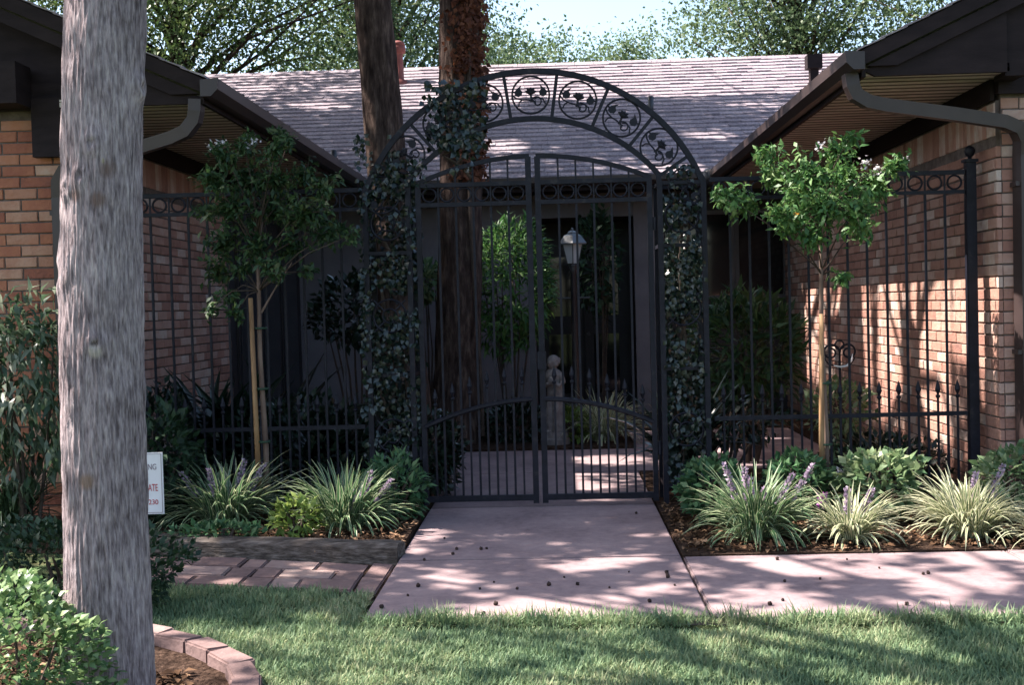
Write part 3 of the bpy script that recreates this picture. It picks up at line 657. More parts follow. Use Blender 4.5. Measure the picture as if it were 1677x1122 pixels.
def post_ball(parent, x, z0, z1, w=0.032):
    b = MB(); b.quadbox((x - w, -w, z0), (x + w, w, z1)); b.quadbox((x - w - .012, -w - .012, z1), (x + w + .012, w + .012, z1 + 0.02)); p = b.build('post', 'iron', parent)
    b = MB(); b.lathe([(0.014, z1 + .02), (0.014, z1 + .035), (0.03, z1 + .05), (0.038, z1 + .075), (0.03, z1 + .1), (0.008, z1 + .115)], (x, 0, 0), 12); b.build('finial', 'iron', p, True)
def fence(x0, x1, label, postx):
    f = empty('iron_fence', (x0, GY, 0), label, 'fence')
    L = x1 - x0; ZT, ZB = 2.25, 2.115
    for (z, h) in ((ZT - 0.03, 0.03), (ZB - 0.025, 0.025), (0.575, 0.028), (0.08, 0.028)):
        ibox((0, -0.016, z), (L, 0.016, z + h), 'rail', f)
    n = int(round(L / BS)); bm_ = bar_mesh('bar', 0.05, ZB - 0.02)
    for i in range(1, n):
        x = L * i / n; meshobj('bar', bm_, f, (x, 0, 0))
    for i in range(n):
        x = L * (i + 0.5) / n
        meshobj('ring', RING, f, (x, 0, (ZT - 0.03 + ZB) / 2)); spear(0.82, f, x)
        b = None
    short = bar_mesh('bar', ZB, ZT - 0.03, 0.006)
    for i in range(1, n): meshobj('bar', short, f, (L * i / n, 0, 0))
    post_ball(f, postx - x0, 0, 2.30)
    return f
fence(1.075, 2.80, 'black iron fence from the gate pillar to the sunlit brick wall', 2.84)
fence(XL + 0.09, -1.345, 'black iron fence behind the staked sapling and the dark shrubs', XL + 0.05)

def arc_pts(cz, R_, x0, x1, n): return [(x0 + (x1 - x0) * i / n, 0, cz + math.sqrt(max(R_ * R_ - (x0 + (x1 - x0) * i / n) ** 2, 0))) for i in range(n + 1)]
def gate(s):
    g = empty('gate_leaf', (GX, GY, 0), 'blue black iron gate leaf in front of the ' + ('straight vine wrapped trunk' if s < 0 else 'stone statue and post lantern'), 'gate')
    lo = (lambda a, b_: (min(s * a, s * b_), max(s * a, s * b_)))
    a0, a1 = 0.012, 0.815
    def bx(u0, u1, z0, z1, name, w=0.018):
        x0, x1 = lo(u0, u1); return ibox((x0, -w, z0), (x1, w, z1), name, g)
    top = lambda u: 1.15 + math.sqrt(max(1.285 ** 2 - (u * 0.97) ** 2, 0.01)) if False else 2.26 + 0.175 * (1 - (u / 0.82) ** 2)
    bx(a0, a0 + 0.04, 0.03, 2.43, 'stile'); bx(a1 - 0.035, a1, 0.03, 2.26, 'stile')
    bx(a0 + .04, a1 - .035, 0.05, 0.09, 'rail'); bx(a0 + .04, a1 - .035, 2.235, 2.265, 'rail'); bx(a0 + .04, a1 - .035, 2.10, 2.13, 'rail')
    pts = [(s * u, 0, top(u)) for u in np.linspace(a0 + 0.01, a1 - 0.005, 15)]
    b = MB(); b.tube(pts, 0.021, n=4, ax=(0, 1, 0)); b.build('top_arc', 'iron', g)
    low = lambda u: 0.755 - 0.19 * (u / 0.82) ** 2
    pts = [(s * u, -0.012, low(u)) for u in np.linspace(a0 + 0.03, a1 - 0.02, 15)]
    b = MB(); b.tube(pts, 0.017, n=6, ax=(0, 1, 0)); b.build('lower_arc', 'iron', g)
    n = 6; span = a1 - a0 - 0.075; me = bar_mesh('bar', 0.08, 2.11, 0.0085); ms = bar_mesh('bar', 2.12, 2.245, 0.006)
    for i in range(1, n):
        u = a0 + 0.04 + span * i / n; meshobj('bar', me, g, (s * u, 0, 0)); meshobj('bar', ms, g, (s * u, 0, 0))
        meshobj('bar', bar_mesh('bar', 2.255, top(u) - 0.005, 0.007), g, (s * u, 0, 0))
    for i in range(n):
        u = a0 + 0.04 + span * (i + 0.5) / n
        meshobj('ring', RING, g, (s * u, 0, 2.183)); spear(low(u) + 0.235, g, s * u)
    ibox((s * 0.03 - 0.03, -0.03, 0.96), (s * 0.03 + 0.03, 0.03, 1.08), 'latch', g) if s > 0 else None
    for z in (0.35, 1.9): b = MB(); b.tube([(s * (a1 + 0.012), 0, z), (s * (a1 + 0.012), 0, z + 0.09)], 0.016, 8); b.build('hinge', 'iron', g)
gate(-1); gate(1)

arch = empty('gate_arch', (GX, GY, 0), 'iron arch of flower medallions on open pillars over the double gate', 'arch')
PI0, PI1, PD = 0.85, 1.185, 0.34
for s in (-1, 1):
    for u in (PI0 + 0.018, PI1 - 0.018):
        for y in (0, PD):
            ibox((s * u - 0.018, y - 0.018, 0), (s * u + 0.018, y + 0.018, 2.24), 'post', arch)
    x0, x1 = sorted((s * (PI0 + .037), s * (PI1 - .037)))
    for z in (0.12, 0.93, 1.78, 2.21):
        for y in (0, PD): ibox((x0, y - 0.012, z), (x1, y + 0.012, z + 0.025), 'rail', arch)
        for u in (PI0 + 0.018, PI1 - 0.018): ibox((s * u - 0.012, 0.019, z), (s * u + 0.012, PD - 0.019, z + 0.025), 'rail', arch)
    xm = s * (PI0 + PI1) / 2
    for z in (1.995, 1.355, 0.52):
        b = MB(); b.torus((xm, 0, z), 0.115, 0.008, 'y', 24, 6); b.torus((xm, 0, z), 0.05, 0.007, 'y', 16, 6)
        for k in range(4):
            a = k * math.pi / 2 + .78; b.tube([(xm + .05 * math.cos(a), 0, z + .05 * math.sin(a)), (xm + .155 * math.cos(a), 0, z + .155 * math.sin(a))], .006, 5)
        b.build('scroll', 'iron', arch)
OC, OR_, IC, IR = 1.765, 1.25, 1.57, 1.12
b = MB(); oa = arc_pts(OC, OR_, -1.16, 1.16, 48); oa = [(-1.168, 0, 2.2)] + oa + [(1.168, 0, 2.2)]
b.tube(oa, 0.026, n=4, ax=(0, 1, 0)); b.build('arch_rail', 'iron', arch)
b = MB(); ia = arc_pts(IC, IR, -0.86, 0.86, 40); ia = [(-0.868, 0, 2.2)] + ia + [(0.868, 0, 2.2)]
b.tube(ia, 0.024, n=4, ax=(0, 1, 0)); b.build('arch_rail', 'iron', arch)
def hit(cz, R_, t):          # along a ray from (0,1.70) at angle t from vertical
    z0 = 1.70; dx, dz = math.sin(t), math.cos(t); e_ = z0 - cz
    B = dz * e_; c = e_ * e_ - R_ * R_; return -B + math.sqrt(B * B - c)
for k in (-3.5, -2.5, -1.5, -0.5, 0.5, 1.5, 2.5, 3.5):
    t = R(16.2 * k); r0, r1 = hit(IC, IR, t), hit(OC, OR_, t)
    b = MB(); b.tube([(r0 * math.sin(t), 0, 1.7 + r0 * math.cos(t)), (r1 * math.sin(t), 0, 1.7 + r1 * math.cos(t))], 0.016, 4, ax=(0, 1, 0)); b.build('spoke', 'iron', arch)
def flower_meshes():
    f = MB()                                         # stem, bloom and tendrils (unit: ring radius 0.128)
    f.tube([(0.0, 0, -0.005), (0.005, 0, -0.04), (0.02, 0, -0.055)], 0.009, 6)
    for a, l in ((-70, .042), (-35, .045), (0, .042), (35, .045), (70, .042)):
        t = R(a); f.tube([(0, 0, 0), (l * .6 * math.sin(t), -.004, l * .6 * math.cos(t) + .004), (l * math.sin(t), 0, l * math.cos(t))], [0.012, 0.013, 0.004], 6)
    f.lathe([(0.006, -.012), (0.019, 0.0), (0.02, 0.012), (0.008, 0.022)], n=8)
    sc = MB()
    th = np.linspace(0, 2 * math.pi * 1.15, 22)
    spiral = [(0.042 + (0.012 + .0042 * q) * math.cos(q + 2.2), 0, -0.058 + (0.012 + .0042 * q) * math.sin(q + 2.2)) for q in th]
    sc.tube(spiral, 0.0055, 5)
    sc.tube([(-0.125, 0, -0.01), (-0.10, 0, -0.03), (-0.06, 0, -0.042), (-0.02, 0, -0.042), (0.02, 0, -0.05), (0.035, 0, -0.068)], 0.0058, 5)
    sc.tube([(0.02, 0, -0.04), (0.05, 0, -0.025), (0.085, 0, -0.04), (0.10, 0, -0.075)], 0.0058, 5)
    sc.tube([(-0.085, 0, -0.09), (-0.08, 0, -0.06), (-0.06, 0, -0.042)], 0.0055, 5)
    lfs = []
    for s in (-1, 1):
        lf = MB(); lfs.append(lf)
        cx, cz = s * 0.085, 0.012
        pts = [(cx - .028, cz - .002), (cx - .022, cz - .024), (cx, cz - .034), (cx + .024, cz - .022), (cx + .028, cz + .002), (cx + .012, cz + .02), (cx - s * .022, cz + .048), (cx - .014, cz + .018)]
        pts.sort(key=lambda p: math.atan2(p[1] - cz, p[0] - cx)); lf.prism(pts, 'y', -0.006, 0.006)
        lf.tube([(cx, 0, cz), (cx + s * .035, 0, cz - .0)], .006, 5)
    return [q.mesh(n_) for q, n_ in ((f, 'flower'), (sc, 'scroll'), (lfs[0], 'leaf'), (lfs[1], 'leaf'))]
FM = flower_meshes()
b = MB(); b.torus((0, 0, 0), 0.128, 0.0075, 'y', 32, 6); MED = b.mesh('medallion_ring', True); MED.materials.append(MATS['iron'])
for q in FM: q.materials.append(MATS['iron'])
for k in range(-4, 5):
    t = R(16.2 * k); r_ = (hit(IC, IR, t) + hit(OC, OR_, t)) / 2
    mo = meshobj('medallion', MED, arch, (r_ * math.sin(t), 0, 1.7 + r_ * math.cos(t)), (0, t, 0))
    for q, n_ in zip(FM, ('flower', 'scroll', 'leaf', 'leaf')): meshobj(n_, q, mo, (0, 0, 0.01))

# ------------------------------------------------------------------ trees
def trunk_mesh(path, rad, n=40, seg=90, rough=0.02, fl=0.0, seed=0, freq=9, knots=(), zf=0.3):
    """path: list of (x,y,z); rad: list; bark relief from vertical ridged noise"""
    path = [Vector(p) for p in path]; zs = [p.z for p in path]
    V = []; Fc = []
    for i in range(seg + 1):
        z = zs[0] + (zs[-1] - zs[0]) * i / seg
        c = Vector((np.interp(z, zs, [p.x for p in path]), np.interp(z, zs, [p.y for p in path]), z)); r0 = np.interp(z, zs, rad)
        for k in range(n):
            a = 2 * math.pi * k / n
            q = Vector((math.cos(a) * freq, math.sin(a) * freq, z * freq * zf + seed))
            d = abs(mnoise.noise(q)) * 2 - 0.5 + 0.5 * mnoise.noise(q * 2.7)
            lump = mnoise.noise(Vector((math.cos(a) * 1.2, math.sin(a) * 1.2, z * 1.3 + seed * 3)))
            r_ = r0 * (1 + rough * d + 0.05 * lump)
            for (ka, kz, ks, kh) in knots:
                dd = ((a - ka + math.pi) % (2 * math.pi) - math.pi) * r0
                g2 = (dd * dd + (z - kz) ** 2) / (ks * ks); r_ += kh * math.exp(-g2) - kh * 1.3 * math.exp(-g2 * 6)
            V.append((c.x + math.cos(a) * r_, c.y + math.sin(a) * r_, z))
    V = np.array(V); ii = (np.arange(seg)[:, None] * n + np.arange(n)[None, :]).ravel(); jj = (np.arange(seg)[:, None] * n + (np.arange(n)[None, :] + 1) % n).ravel()
    Fc = np.stack([ii, jj, jj + n, ii + n], 1); return V, Fc
def limb_mb(b, p, d, r_, l, depth, ends, rs, spread=0.7):
    p = Vector(p); d = Vector(d).normalized(); pts = [p]; rr = [r_]; k = 5
    for i in range(k):
        d = (d + Vector((rs.uniform(-.22, .22), rs.uniform(-.22, .22), rs.uniform(-.12, .18)))).normalized(); p = p + d * (l / k); pts.append(p); rr.append(r_ * (1 - 0.5 * (i + 1) / k))
    b.tube(pts, rr, 7 if depth > 1 else 5, cap=True)
    if depth <= 0: ends.append(pts[-1]); return
    ends.append(pts[3])
    for j in range(3):
        q = pts[2 + j]; dd = (d + Vector((rs.uniform(-1, 1), rs.uniform(-1, 1), rs.uniform(-.5, .7))) * spread).normalized()
        limb_mb(b, q, dd, rr[2 + j] * 0.62, l * 0.66, depth - 1, ends, rs, spread)
def sun_ground(P):
    k = P[:, 2] / SUN.z; return P[:, 0] - SUN.x * k, P[:, 1] - SUN.y * k
def lit_windows(P):
    """True where a leaf would stand in a gap of the crown (light reaches the places the photo shows sunlit)"""
    gx, gy = sun_ground(P); k = np.zeros(len(P), bool)
    for (cx, cy, rx, ry) in WINDOWS: k |= ((gx - cx) / rx) ** 2 + ((gy - cy) / ry) ** 2 < 1
    t = (XR - P[:, 0]) / -SUN.x; wy = P[:, 1] - SUN.y * t; wz = P[:, 2] - SUN.z * t
    for (y0, y1, z0, z1) in WALLWIN: k |= (wy > y0) & (wy < y1) & (wz > z0) & (wz < z1)
    for (c_, r_) in RAYWIN:
        v = P - np.array(c_)[None]; sv = np.array(SUN); q = v @ sv; k |= (q > .6) & (np.linalg.norm(v - q[:, None] * sv[None], axis=1) < r_)
    # main roof plane
    den = (-SUN.z + MS * SUN.y); t = (mz(P[:, 1]) - P[:, 2]) / den; rx = P[:, 0] - SUN.x * t; ry = P[:, 1] - SUN.y * t
    nz = np.array([mnoise.noise(Vector((a * .8, b_ * 1.6, 2))) for a, b_ in zip(rx, ry)])
    k |= (t > 0) & (ry > 17.6 + 0.4 * nz) & (rx > -2.6 + nz) & (rx < 9)
    k |= (t > 0) & (ry > 15.0) & (nz > 0.40)
    return k
WINDOWS = []
for (px_, py_, hw, hh) in ((735, 940, 55, 10), (745, 955, 45, 8), (960, 925, 62, 9), (1040, 916, 60, 5), (1020, 985, 62, 14), (880, 990, 75, 14), (815, 1000, 60, 10), (1080, 965, 45, 8), (1090, 875, 30, 4), (680, 900, 35, 7), (820, 975, 50, 6),
        (1100, 1005, 70, 9), (980, 1008, 90, 7), (1310, 930, 75, 12), (1240, 975, 60, 12), (1200, 925, 35, 7), (1300, 985, 70, 12), (1440, 935, 60, 8), (1560, 955, 80, 14), (1500, 985, 70, 10), (1640, 940, 50, 12), (1180, 1000, 40, 10), (1400, 1005, 80, 8), (1610, 915, 60, 6), (1240, 912, 60, 4),
        (1390, 880, 85, 28), (1585, 875, 100, 30), (1240, 880, 70, 14), (1440, 820, 60, 18), (940, 775, 45, 5), (960, 795, 60, 5), (1000, 752, 60, 6), (1150, 738, 70, 4), (1230, 722, 80, 5), (1200, 762, 50, 3), (980, 818, 40, 3),
        (620, 1085, 70, 16), (1200, 1060, 60, 10), (900, 1060, 70, 8), (1480, 1075, 60, 10), (500, 1010, 40, 8), (520, 925, 40, 6), (620, 935, 25, 10), (380, 945, 40, 5), (390, 870, 50, 14), (560, 870, 60, 16), (340, 1080, 40, 20)):
    a_, b_, c_ = gnd(px_, py_), gnd(px_ + hw, py_), gnd(px_, py_ + hh); WINDOWS.append((a_.x, a_.y, (b_ - a_).length * 1.15, (c_ - a_).length * 1.45))
RAYWIN = [((-2.0, 7.6, .35), .24), ((-1.75, 7.6, .45), .2), ((-1.3, 7.55, .3), .34), ((2.0, 7.7, .4), .25), ((2.8, 7.6, .4), .25), ((-3.3, 7.5, .95), .26), ((-3.2, 7.4, .65), .24), ((-3.1, 7.4, .35), .22), ((-1.95, 3.8, .45), .40), ((-1.7, 4.1, 1.0), .07), ((-1.7, 4.1, 1.5), .07), ((-1.7, 4.1, .7), .06), ((1.6, 8.0, 2.2), .35), ((2.05, 8.0, 2.2), .3), ((1.2, 8.0, 2.1), .2),
          ((-.6, 13.3, 2.2), .3), ((-.35, 13.3, 1.7), .25), ((-.98, 12.4, 2.6), .12), ((-1.7, 8, 2.3), .14)]
WALLWIN = [(8.1, 8.66, 0.85, 1.8), (8.74, 9.15, 0.9, 1.75), (9.2, 10.3, 0.2, 1.75), (10.42, 11.3, 0.15, 1.75), (11.42, 12.3, 0.3, 1.75), (12.4, 13.2, .4, 1.75), (13.35, 14.9, 0.4, 1.75)]
def crown_leaves(ends, per, spread, size, keep_out_frame=True, prune=True, flat=1.0):
    E_ = np.array([tuple(e) for e in ends]); n = len(E_) * per
    P = np.repeat(E_, per, 0) + rng.normal(size=(n, 3)) * np.array([spread, spread, spread * flat])
    if keep_out_frame:
        u, v, ok = proj(P); P = P[~(ok & (u > -60) & (u < 1740) & (v > -40) & (v < 1200))]
    if prune:
        P = P[~lit_windows(P)]; gx, gy = sun_ground(P)          # crown cut open so sun reaches chosen spots, lawn and sidewalk
        P = P[~((gy < 5.5) & (rng.random(len(P)) < .92))]; gx, gy = sun_ground(P)
        P = P[~((gy < 6.7) & (gx > .6) & (rng.random(len(P)) < .35))]
    n = len(P); D = rdirs(n); D[:, 2] -= 0.3; N_ = rdirs(n) + np.array([0, 0, 0.9])
    return P, D, N_, rng.uniform(0.8, 1.25, n) * size
def tree(name, label, path, rad, bark, limbs, m, per, spread, size, keep=True, prune=True, seed=1, n=40, seg=90, rough=0.03, freq=9, knots=(), extra=None, llen=2.2, depth=2, group=None, spreadl=0.7):
    rs = random.Random(seed); root = empty(name, path[0], label, 'tree', group); off = -Vector(path[0])
    V, Fc = trunk_mesh(path, rad, n, seg, rough, seed=seed, freq=freq, knots=knots)
    me = np_mesh('trunk', V, Fc, bark, smooth=True); t = meshobj('trunk', me, root, off)
    b = MB(); ends = []
    for (p, d, r_, l) in limbs: limb_mb(b, p, d, r_, l, depth, ends, rs, spreadl)
    if extra:                                      # unseen clumps added to cast shade: limbs from trunk top, spread through a volume
        (ec, er, en) = extra; tp = Vector(path[-1])
        for k in range(en):
            d = Vector((rs.gauss(0, 1), rs.gauss(0, 1), rs.gauss(0, 1))).normalized() * rs.uniform(.3, 1) ** .5
            e = Vector((ec[0] + d.x * er[0], ec[1] + d.y * er[1], ec[2] + d.z * er[2])); ends.append(e)
            if k % 16 == 0: s0 = tp - Vector((0, 0, rs.uniform(.1, .8))); b.tube([s0, (s0 * .5 + e * .5) + Vector((0, 0, .4)), e], [.06, .035, .01], 5)
    lo = b.build('branches', bark, root, True); lo.location = off
    P, D, N_, L = crown_leaves(ends, per, spread, size, keep, prune)
    c = leaf_obj('crown', P, D, N_, L, L * 0.55, m, root); c.location = off
    return root
# pale trunk in front
tree('shade_tree', 'pale grey bark tree trunk standing in the mulch by the lawn',
     [(-1.603, 4.15, -0.05), (-1.588, 4.15, 0.12), (-1.574, 4.15, 0.5), (-1.567, 4.15, 1.3), (-1.540, 4.15, 2.0), (-1.499, 4.15, 2.6), (-1.45, 4.2, 3.6), (-1.5, 4.3, 5.0)],
     [0.19, 0.157, 0.142, 0.138, 0.133, 0.130, 0.128, 0.10], 'bark_pale',
     [((-1.46, 4.2, 3.5), (-0.8, 0.5, 0.8), .08, 2.6), ((-1.45, 4.2, 3.7), (0.7, 0.2, 1.0), .08, 2.2), ((-1.48, 4.25, 4.4), (-0.9, 0.9, 0.7), .07, 2.6), ((-1.5, 4.3, 4.8), (-0.2, 0.6, 1), .07, 2.4),
      ((-1.5, 4.3, 4.9), (-.9, -0.3, .7), .07, 2.4), ((-1.5, 4.3, 5.0), (0.1, -0.2, 1), .08, 2.2)],
     'leaf_oak', 75, 0.42, 0.16, extra=((-4.3, 6.5, 6.6), (4.2, 3.4, 1.4), 400), seed=3, n=210, seg=430, rough=0.042, freq=19,
     knots=((-1.45, 1.98, .035, .012), (-1.75, 1.87, .03, .010), (-2.25, 1.83, .03, .012), (-1.35, 1.31, .03, .014), (-0.05, 2.18, .04, .02), (-2.75, 1.55, .07, .015)))
# two courtyard trees
tree('courtyard_tree', 'dark leaning tree trunk rising behind the ivy covered gate pillar',
     [(-1.30, 10.5, 0.0), (-1.33, 10.5, 1.0), (-1.40, 10.5, 2.4), (-1.50, 10.5, 4.0), (-1.6, 10.6, 5.4), (-1.7, 10.7, 7.0)], [0.25, 0.20, 0.178, 0.16, 0.15, 0.1], 'bark_dark',
     [((-1.6, 10.6, 5.3), (-1, .3, .8), .09, 3.0), ((-1.6, 10.6, 5.6), (-.6, -.9, .8), .09, 2.8), ((-1.65, 10.6, 6.2), (-.2, .6, 1), .08, 2.6), ((-1.7, 10.7, 6.8), (-.5, -.1, 1), .08, 2.4), ((-1.65, 10.6, 6), (.9, -.2, .8), .07, 2.2)],
     'leaf_oak', 60, 0.45, 0.15, extra=((-5.2, 10.6, 8.2), (3.8, 2.6, 1.4), 210), seed=11, n=48, seg=160, rough=0.05, freq=7)
tree('courtyard_tree', 'dark straight tree trunk seen through the gate, wrapped in brown vine',
     [(-1.05, 12.5, 0.0), (-1.02, 12.5, 0.8), (-0.93, 12.5, 2.7), (-0.90, 12.5, 4.6), (-0.9, 12.5, 6.4), (-.9, 12.5, 8)], [0.30, 0.235, 0.215, 0.205, 0.18, 0.1], 'bark_dark',
     [((-.9, 12.5, 6.2), (-1, .2, .7), .1, 3.2), ((-.9, 12.5, 6.4), (-.8, 1, .6), .1, 3.0), ((-.9, 12.5, 7), (-.9, -.6, .8), .09, 2.8), ((-.9, 12.5, 7.6), (-.1, .3, 1), .08, 2.4), ((-.9, 12.5, 7), (.9, .6, .7), .08, 2.4)],
     'leaf_oak', 80, 0.45, 0.16, extra=((-4.6, 15.4, 9.8), (6.6, 4.4, 1.2), 760), seed=23, n=56, seg=180, rough=0.05, freq=7)
# trees beyond the roof
def bgtree(label, c, rad, z_trunk, n_cl, per, size, m, seed, bark='bark_dark', tl=0.45):
    rs = random.Random(seed); root = empty('background_tree', (c[0], c[1], -0.06), label, 'tree', 'trees beyond the main roof'); off = Vector((-c[0], -c[1], 0.06))
    V, Fc = trunk_mesh([(c[0], c[1], -0.1), (c[0] + .1, c[1], 3), (c[0], c[1], c[2] + rad[2] * .3)], [.3, .22, .08], 14, 20, 0.04, seed=seed)
    meshobj('trunk', np_mesh('trunk', V, Fc, bark, smooth=True), root, off)
    b = MB(); ends = []
    for k in range(n_cl):
        d = Vector((rs.gauss(0, 1), rs.gauss(0, 1), rs.gauss(0, 1))).normalized(); rr = rs.uniform(.35, 1.0)
        e = Vector((c[0] + d.x * rad[0] * rr, c[1] + d.y * rad[1] * rr, c[2] + d.z * rad[2] * rr)); ends.append(e)
        if k % 3 == 0:
            s0 = Vector((c[0], c[1], max(c[2] - rad[2] * .8, e.z - rad[2] * .7))); mid = (s0 + e) / 2 + Vector((rs.uniform(-.4, .4), rs.uniform(-.4, .4), rs.uniform(-.1, .5)))
            b.tube([s0, mid, e], [.055, .032, .01], 5)
    lo = b.build('branches', bark, root, True); lo.location = off
    P, D, N_, L = crown_leaves(ends, per, tl, size, False, False, 0.7)
    cc = leaf_obj('crown', P, D, N_, L, L * .6, m, root); cc.location = off
bgtree('dark spreading oak with hanging limbs beyond the wing roof behind the pale trunk', (-7.2, 23.5, 8.2), (4.6, 3, 3.6), 3, 150, 260, 0.095, 'leaf_oak', 5, tl=.5)
bgtree('grey green tree behind the red flue pipe', (-3.9, 30, 9.0), (3.6, 3, 4.0), 3, 120, 220, 0.11, 'leaf_far', 6, tl=.5)
bgtree('low pale hazy tree just beside the vine wrapped trunk beyond the ridge', (-1.4, 46, 9.3), (3.4, 3, 2.6), 3, 90, 200, 0.15, 'leaf_far', 7, tl=.5)
bgtree('low pale hazy round tree standing alone far beyond the ridge', (2.2, 48, 9.4), (2.6, 3, 2.5), 3, 70, 200, 0.15, 'leaf_far', 8, tl=.5)
bgtree('tall bright green tree behind the black square roof vent', (6.2, 31, 9.4), (3.5, 3, 4.2), 3, 120, 220, 0.11, 'leaf_far', 9, tl=.5)
bgtree('tall loose tree rising beyond the gable over the sunlit brick wall', (10.6, 28, 9.4), (3.6, 3, 4.6), 3, 110, 200, 0.11, 'leaf_far', 10, tl=.5)

# ------------------------------------------------------------------ ivy and vines
def ivy(label, boxes, n, parent=None, size=0.042, m='leaf_ivy', stems=()):
    root = empty('ivy', (boxes[0][0], boxes[0][2], 0), label, 'ivy'); off = Vector((-boxes[0][0], -boxes[0][2], 0))
    vol = np.array([max((b_[1] - b_[0]) * (b_[3] - b_[2]) * (b_[5] - b_[4]), 1e-4) * b_[6] for b_ in boxes]); cnt = (n * vol / vol.sum()).astype(int)
    P = np.concatenate([np.stack([rng.uniform(b_[0], b_[1], k), rng.uniform(b_[2], b_[3], k), rng.uniform(b_[4], b_[5], k)], 1) for b_, k in zip(boxes, cnt)]); k = len(P)
    nz = np.array([mnoise.noise(Vector(p) * 4.5) for p in P]); P = P[rng.random(k) < np.clip(.62 + 1.9 * nz, 0.03, 1)]; k = len(P)
    D = rdirs(k) * .6 + np.array([0, -.25, -.8]); N_ = rdirs(k) * .7 + np.array([0, -1, .45])
    L = rng.uniform(.7, 1.3, k) * size; f = leaf_obj('foliage', P, D, N_, L, L * .8, m, root); f.location = off
    b = MB()
    for st in stems: b.tube(st, [.012] * (len(st) - 1) + [.005], 6)
    s_ = b.build('stem', 'twig', root); s_.location = off
    return root
def wig(x, y, z0, z1, seed, amp=.06):
    rs = random.Random(seed); n = 12
    return [(x + rs.uniform(-amp, amp), y + rs.uniform(-amp * .3, amp * .3), z0 + (z1 - z0) * i / n) for i in range(n + 1)]
pl0, pl1 = GX - PI1, GX - PI0; pr0, pr1 = GX + PI0, GX + PI1
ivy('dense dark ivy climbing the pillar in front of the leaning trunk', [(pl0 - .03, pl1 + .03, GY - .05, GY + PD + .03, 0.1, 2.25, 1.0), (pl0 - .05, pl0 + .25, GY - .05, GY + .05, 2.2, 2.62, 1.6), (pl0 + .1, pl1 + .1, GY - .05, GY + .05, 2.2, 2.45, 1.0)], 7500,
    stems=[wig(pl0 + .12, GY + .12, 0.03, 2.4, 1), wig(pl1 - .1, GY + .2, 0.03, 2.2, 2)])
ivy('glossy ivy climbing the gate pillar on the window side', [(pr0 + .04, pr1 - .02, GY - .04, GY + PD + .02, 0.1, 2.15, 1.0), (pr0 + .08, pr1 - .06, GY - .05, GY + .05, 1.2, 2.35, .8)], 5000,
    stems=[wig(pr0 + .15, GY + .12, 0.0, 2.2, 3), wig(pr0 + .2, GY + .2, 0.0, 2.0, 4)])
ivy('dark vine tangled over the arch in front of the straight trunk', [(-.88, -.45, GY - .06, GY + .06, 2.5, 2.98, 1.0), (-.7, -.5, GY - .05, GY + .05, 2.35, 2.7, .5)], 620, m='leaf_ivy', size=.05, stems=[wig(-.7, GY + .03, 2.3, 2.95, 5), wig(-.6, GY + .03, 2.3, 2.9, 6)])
def trunk_vine():
    root = empty('dead_vine', (-.95, 12.27, 0), 'rusty brown dead vine leaves clinging to the straight trunk', 'vine'); off = Vector((.95, -12.27, 0))
    n = 1900; z = rng.uniform(2.7, 5.2, n); a = rng.normal(-1.0, .45, n); r_ = .225 + rng.uniform(0, .06, n)
    cx = np.interp(z, [0, .8, 2.7, 4.6, 6.4], [-1.05, -1.02, -.93, -.90, -.9])
    P = np.stack([cx + np.cos(a) * r_, 12.5 + np.sin(a) * r_, z], 1); nz = np.array([mnoise.noise(Vector(p) * 3) for p in P]); P = P[nz > -.25]; n = len(P)
    D = rdirs(n) * .7 + np.array([0, -.2, -.7]); N_ = rdirs(n) * .6 + np.array([.3, -1, .2])
    f = leaf_obj('foliage', P, D, N_, rng.uniform(.05, .10, n), rng.uniform(.03, .06, n), 'leaf_dead', root); f.location = off
    b = MB(); b.tube([(-.90 + .12 * math.cos(i * .5) * 0.3 + .1, 12.28, .1 + i * .4) for i in range(13)], .02, 6); s_ = b.build('stem', 'twig', root); s_.location = off
trunk_vine()

# ------------------------------------------------------------------ plants
def liriope(label, c, n, ln, wd, m, spikes, seed, lean=0.0, spike_m='flower_mauve', spread=.11, group=None):
    root = empty('liriope', c, label, 'plant', group)
    az = rng.uniform(0, 6.283, n); rad = spread * np.sqrt(rng.random(n))
    P = np.stack([rad * np.cos(az + rng.normal(0, .5, n)), rad * np.sin(az + rng.normal(0, .5, n)), np.zeros(n)], 1)
    ti = np.abs(rng.normal(.36, .27, n)); be = rng.uniform(.7, 2.1, n) * (0.6 + ti); L = ln * rng.uniform(.6, 1.08, n)
    V, Fc, acr, n, per = straps(P, az, ti, be, L, wd * rng.uniform(.7, 1.2, n), K=7, cols=3)
    o = meshobj('foliage', np_mesh('foliage', V, Fc, m, np.repeat(rng.random(n), per), acr), root)
    for (dx, dy, h, lean_) in spikes:
        b = MB(); tip = Vector((dx + lean_, dy, h)); base = Vector((dx * .3, dy * .3, 0)); b.tube([base, (base + tip) / 2 + Vector((0, 0, .03)), tip], .004, 5)
        st = b.build('flower_spike', 'strap_green', root)
        k = 120; t = rng.uniform(.52, 1.0, k); c0 = np.array(base)[None] * (1 - t)[:, None] + np.array(tip)[None] * t[:, None]; D = rdirs(k); D[:, 2] = np.abs(D[:, 2])
        c0 = c0 + D * .004; leaf_obj('floret', c0, D, rdirs(k), (.024 * (1.2 - .6 * (t - .5))), .018, spike_m, st)
    return root
def G(px_, py_, z=0.0): return gnd(px_, py_, z)
liriope('liriope clump with tall upright pale blades beside the white sign', G(368, 862, .03), 290, .52, .019, 'strap_green', [(-.20, -.05, .36, -.06), (-.05, -.1, .38, -.01), (.22, 0, .40, .05), (.10, .05, .42, .03)], 1)
liriope('variegated liriope clump with a pink flower spike near the walk', G(566, 866, .03), 280, .48, .018, 'strap_green', [(.16, -.05, .36, .02), (.25, 0, .30, .05), (.05, -.1, .25, .02)], 2)
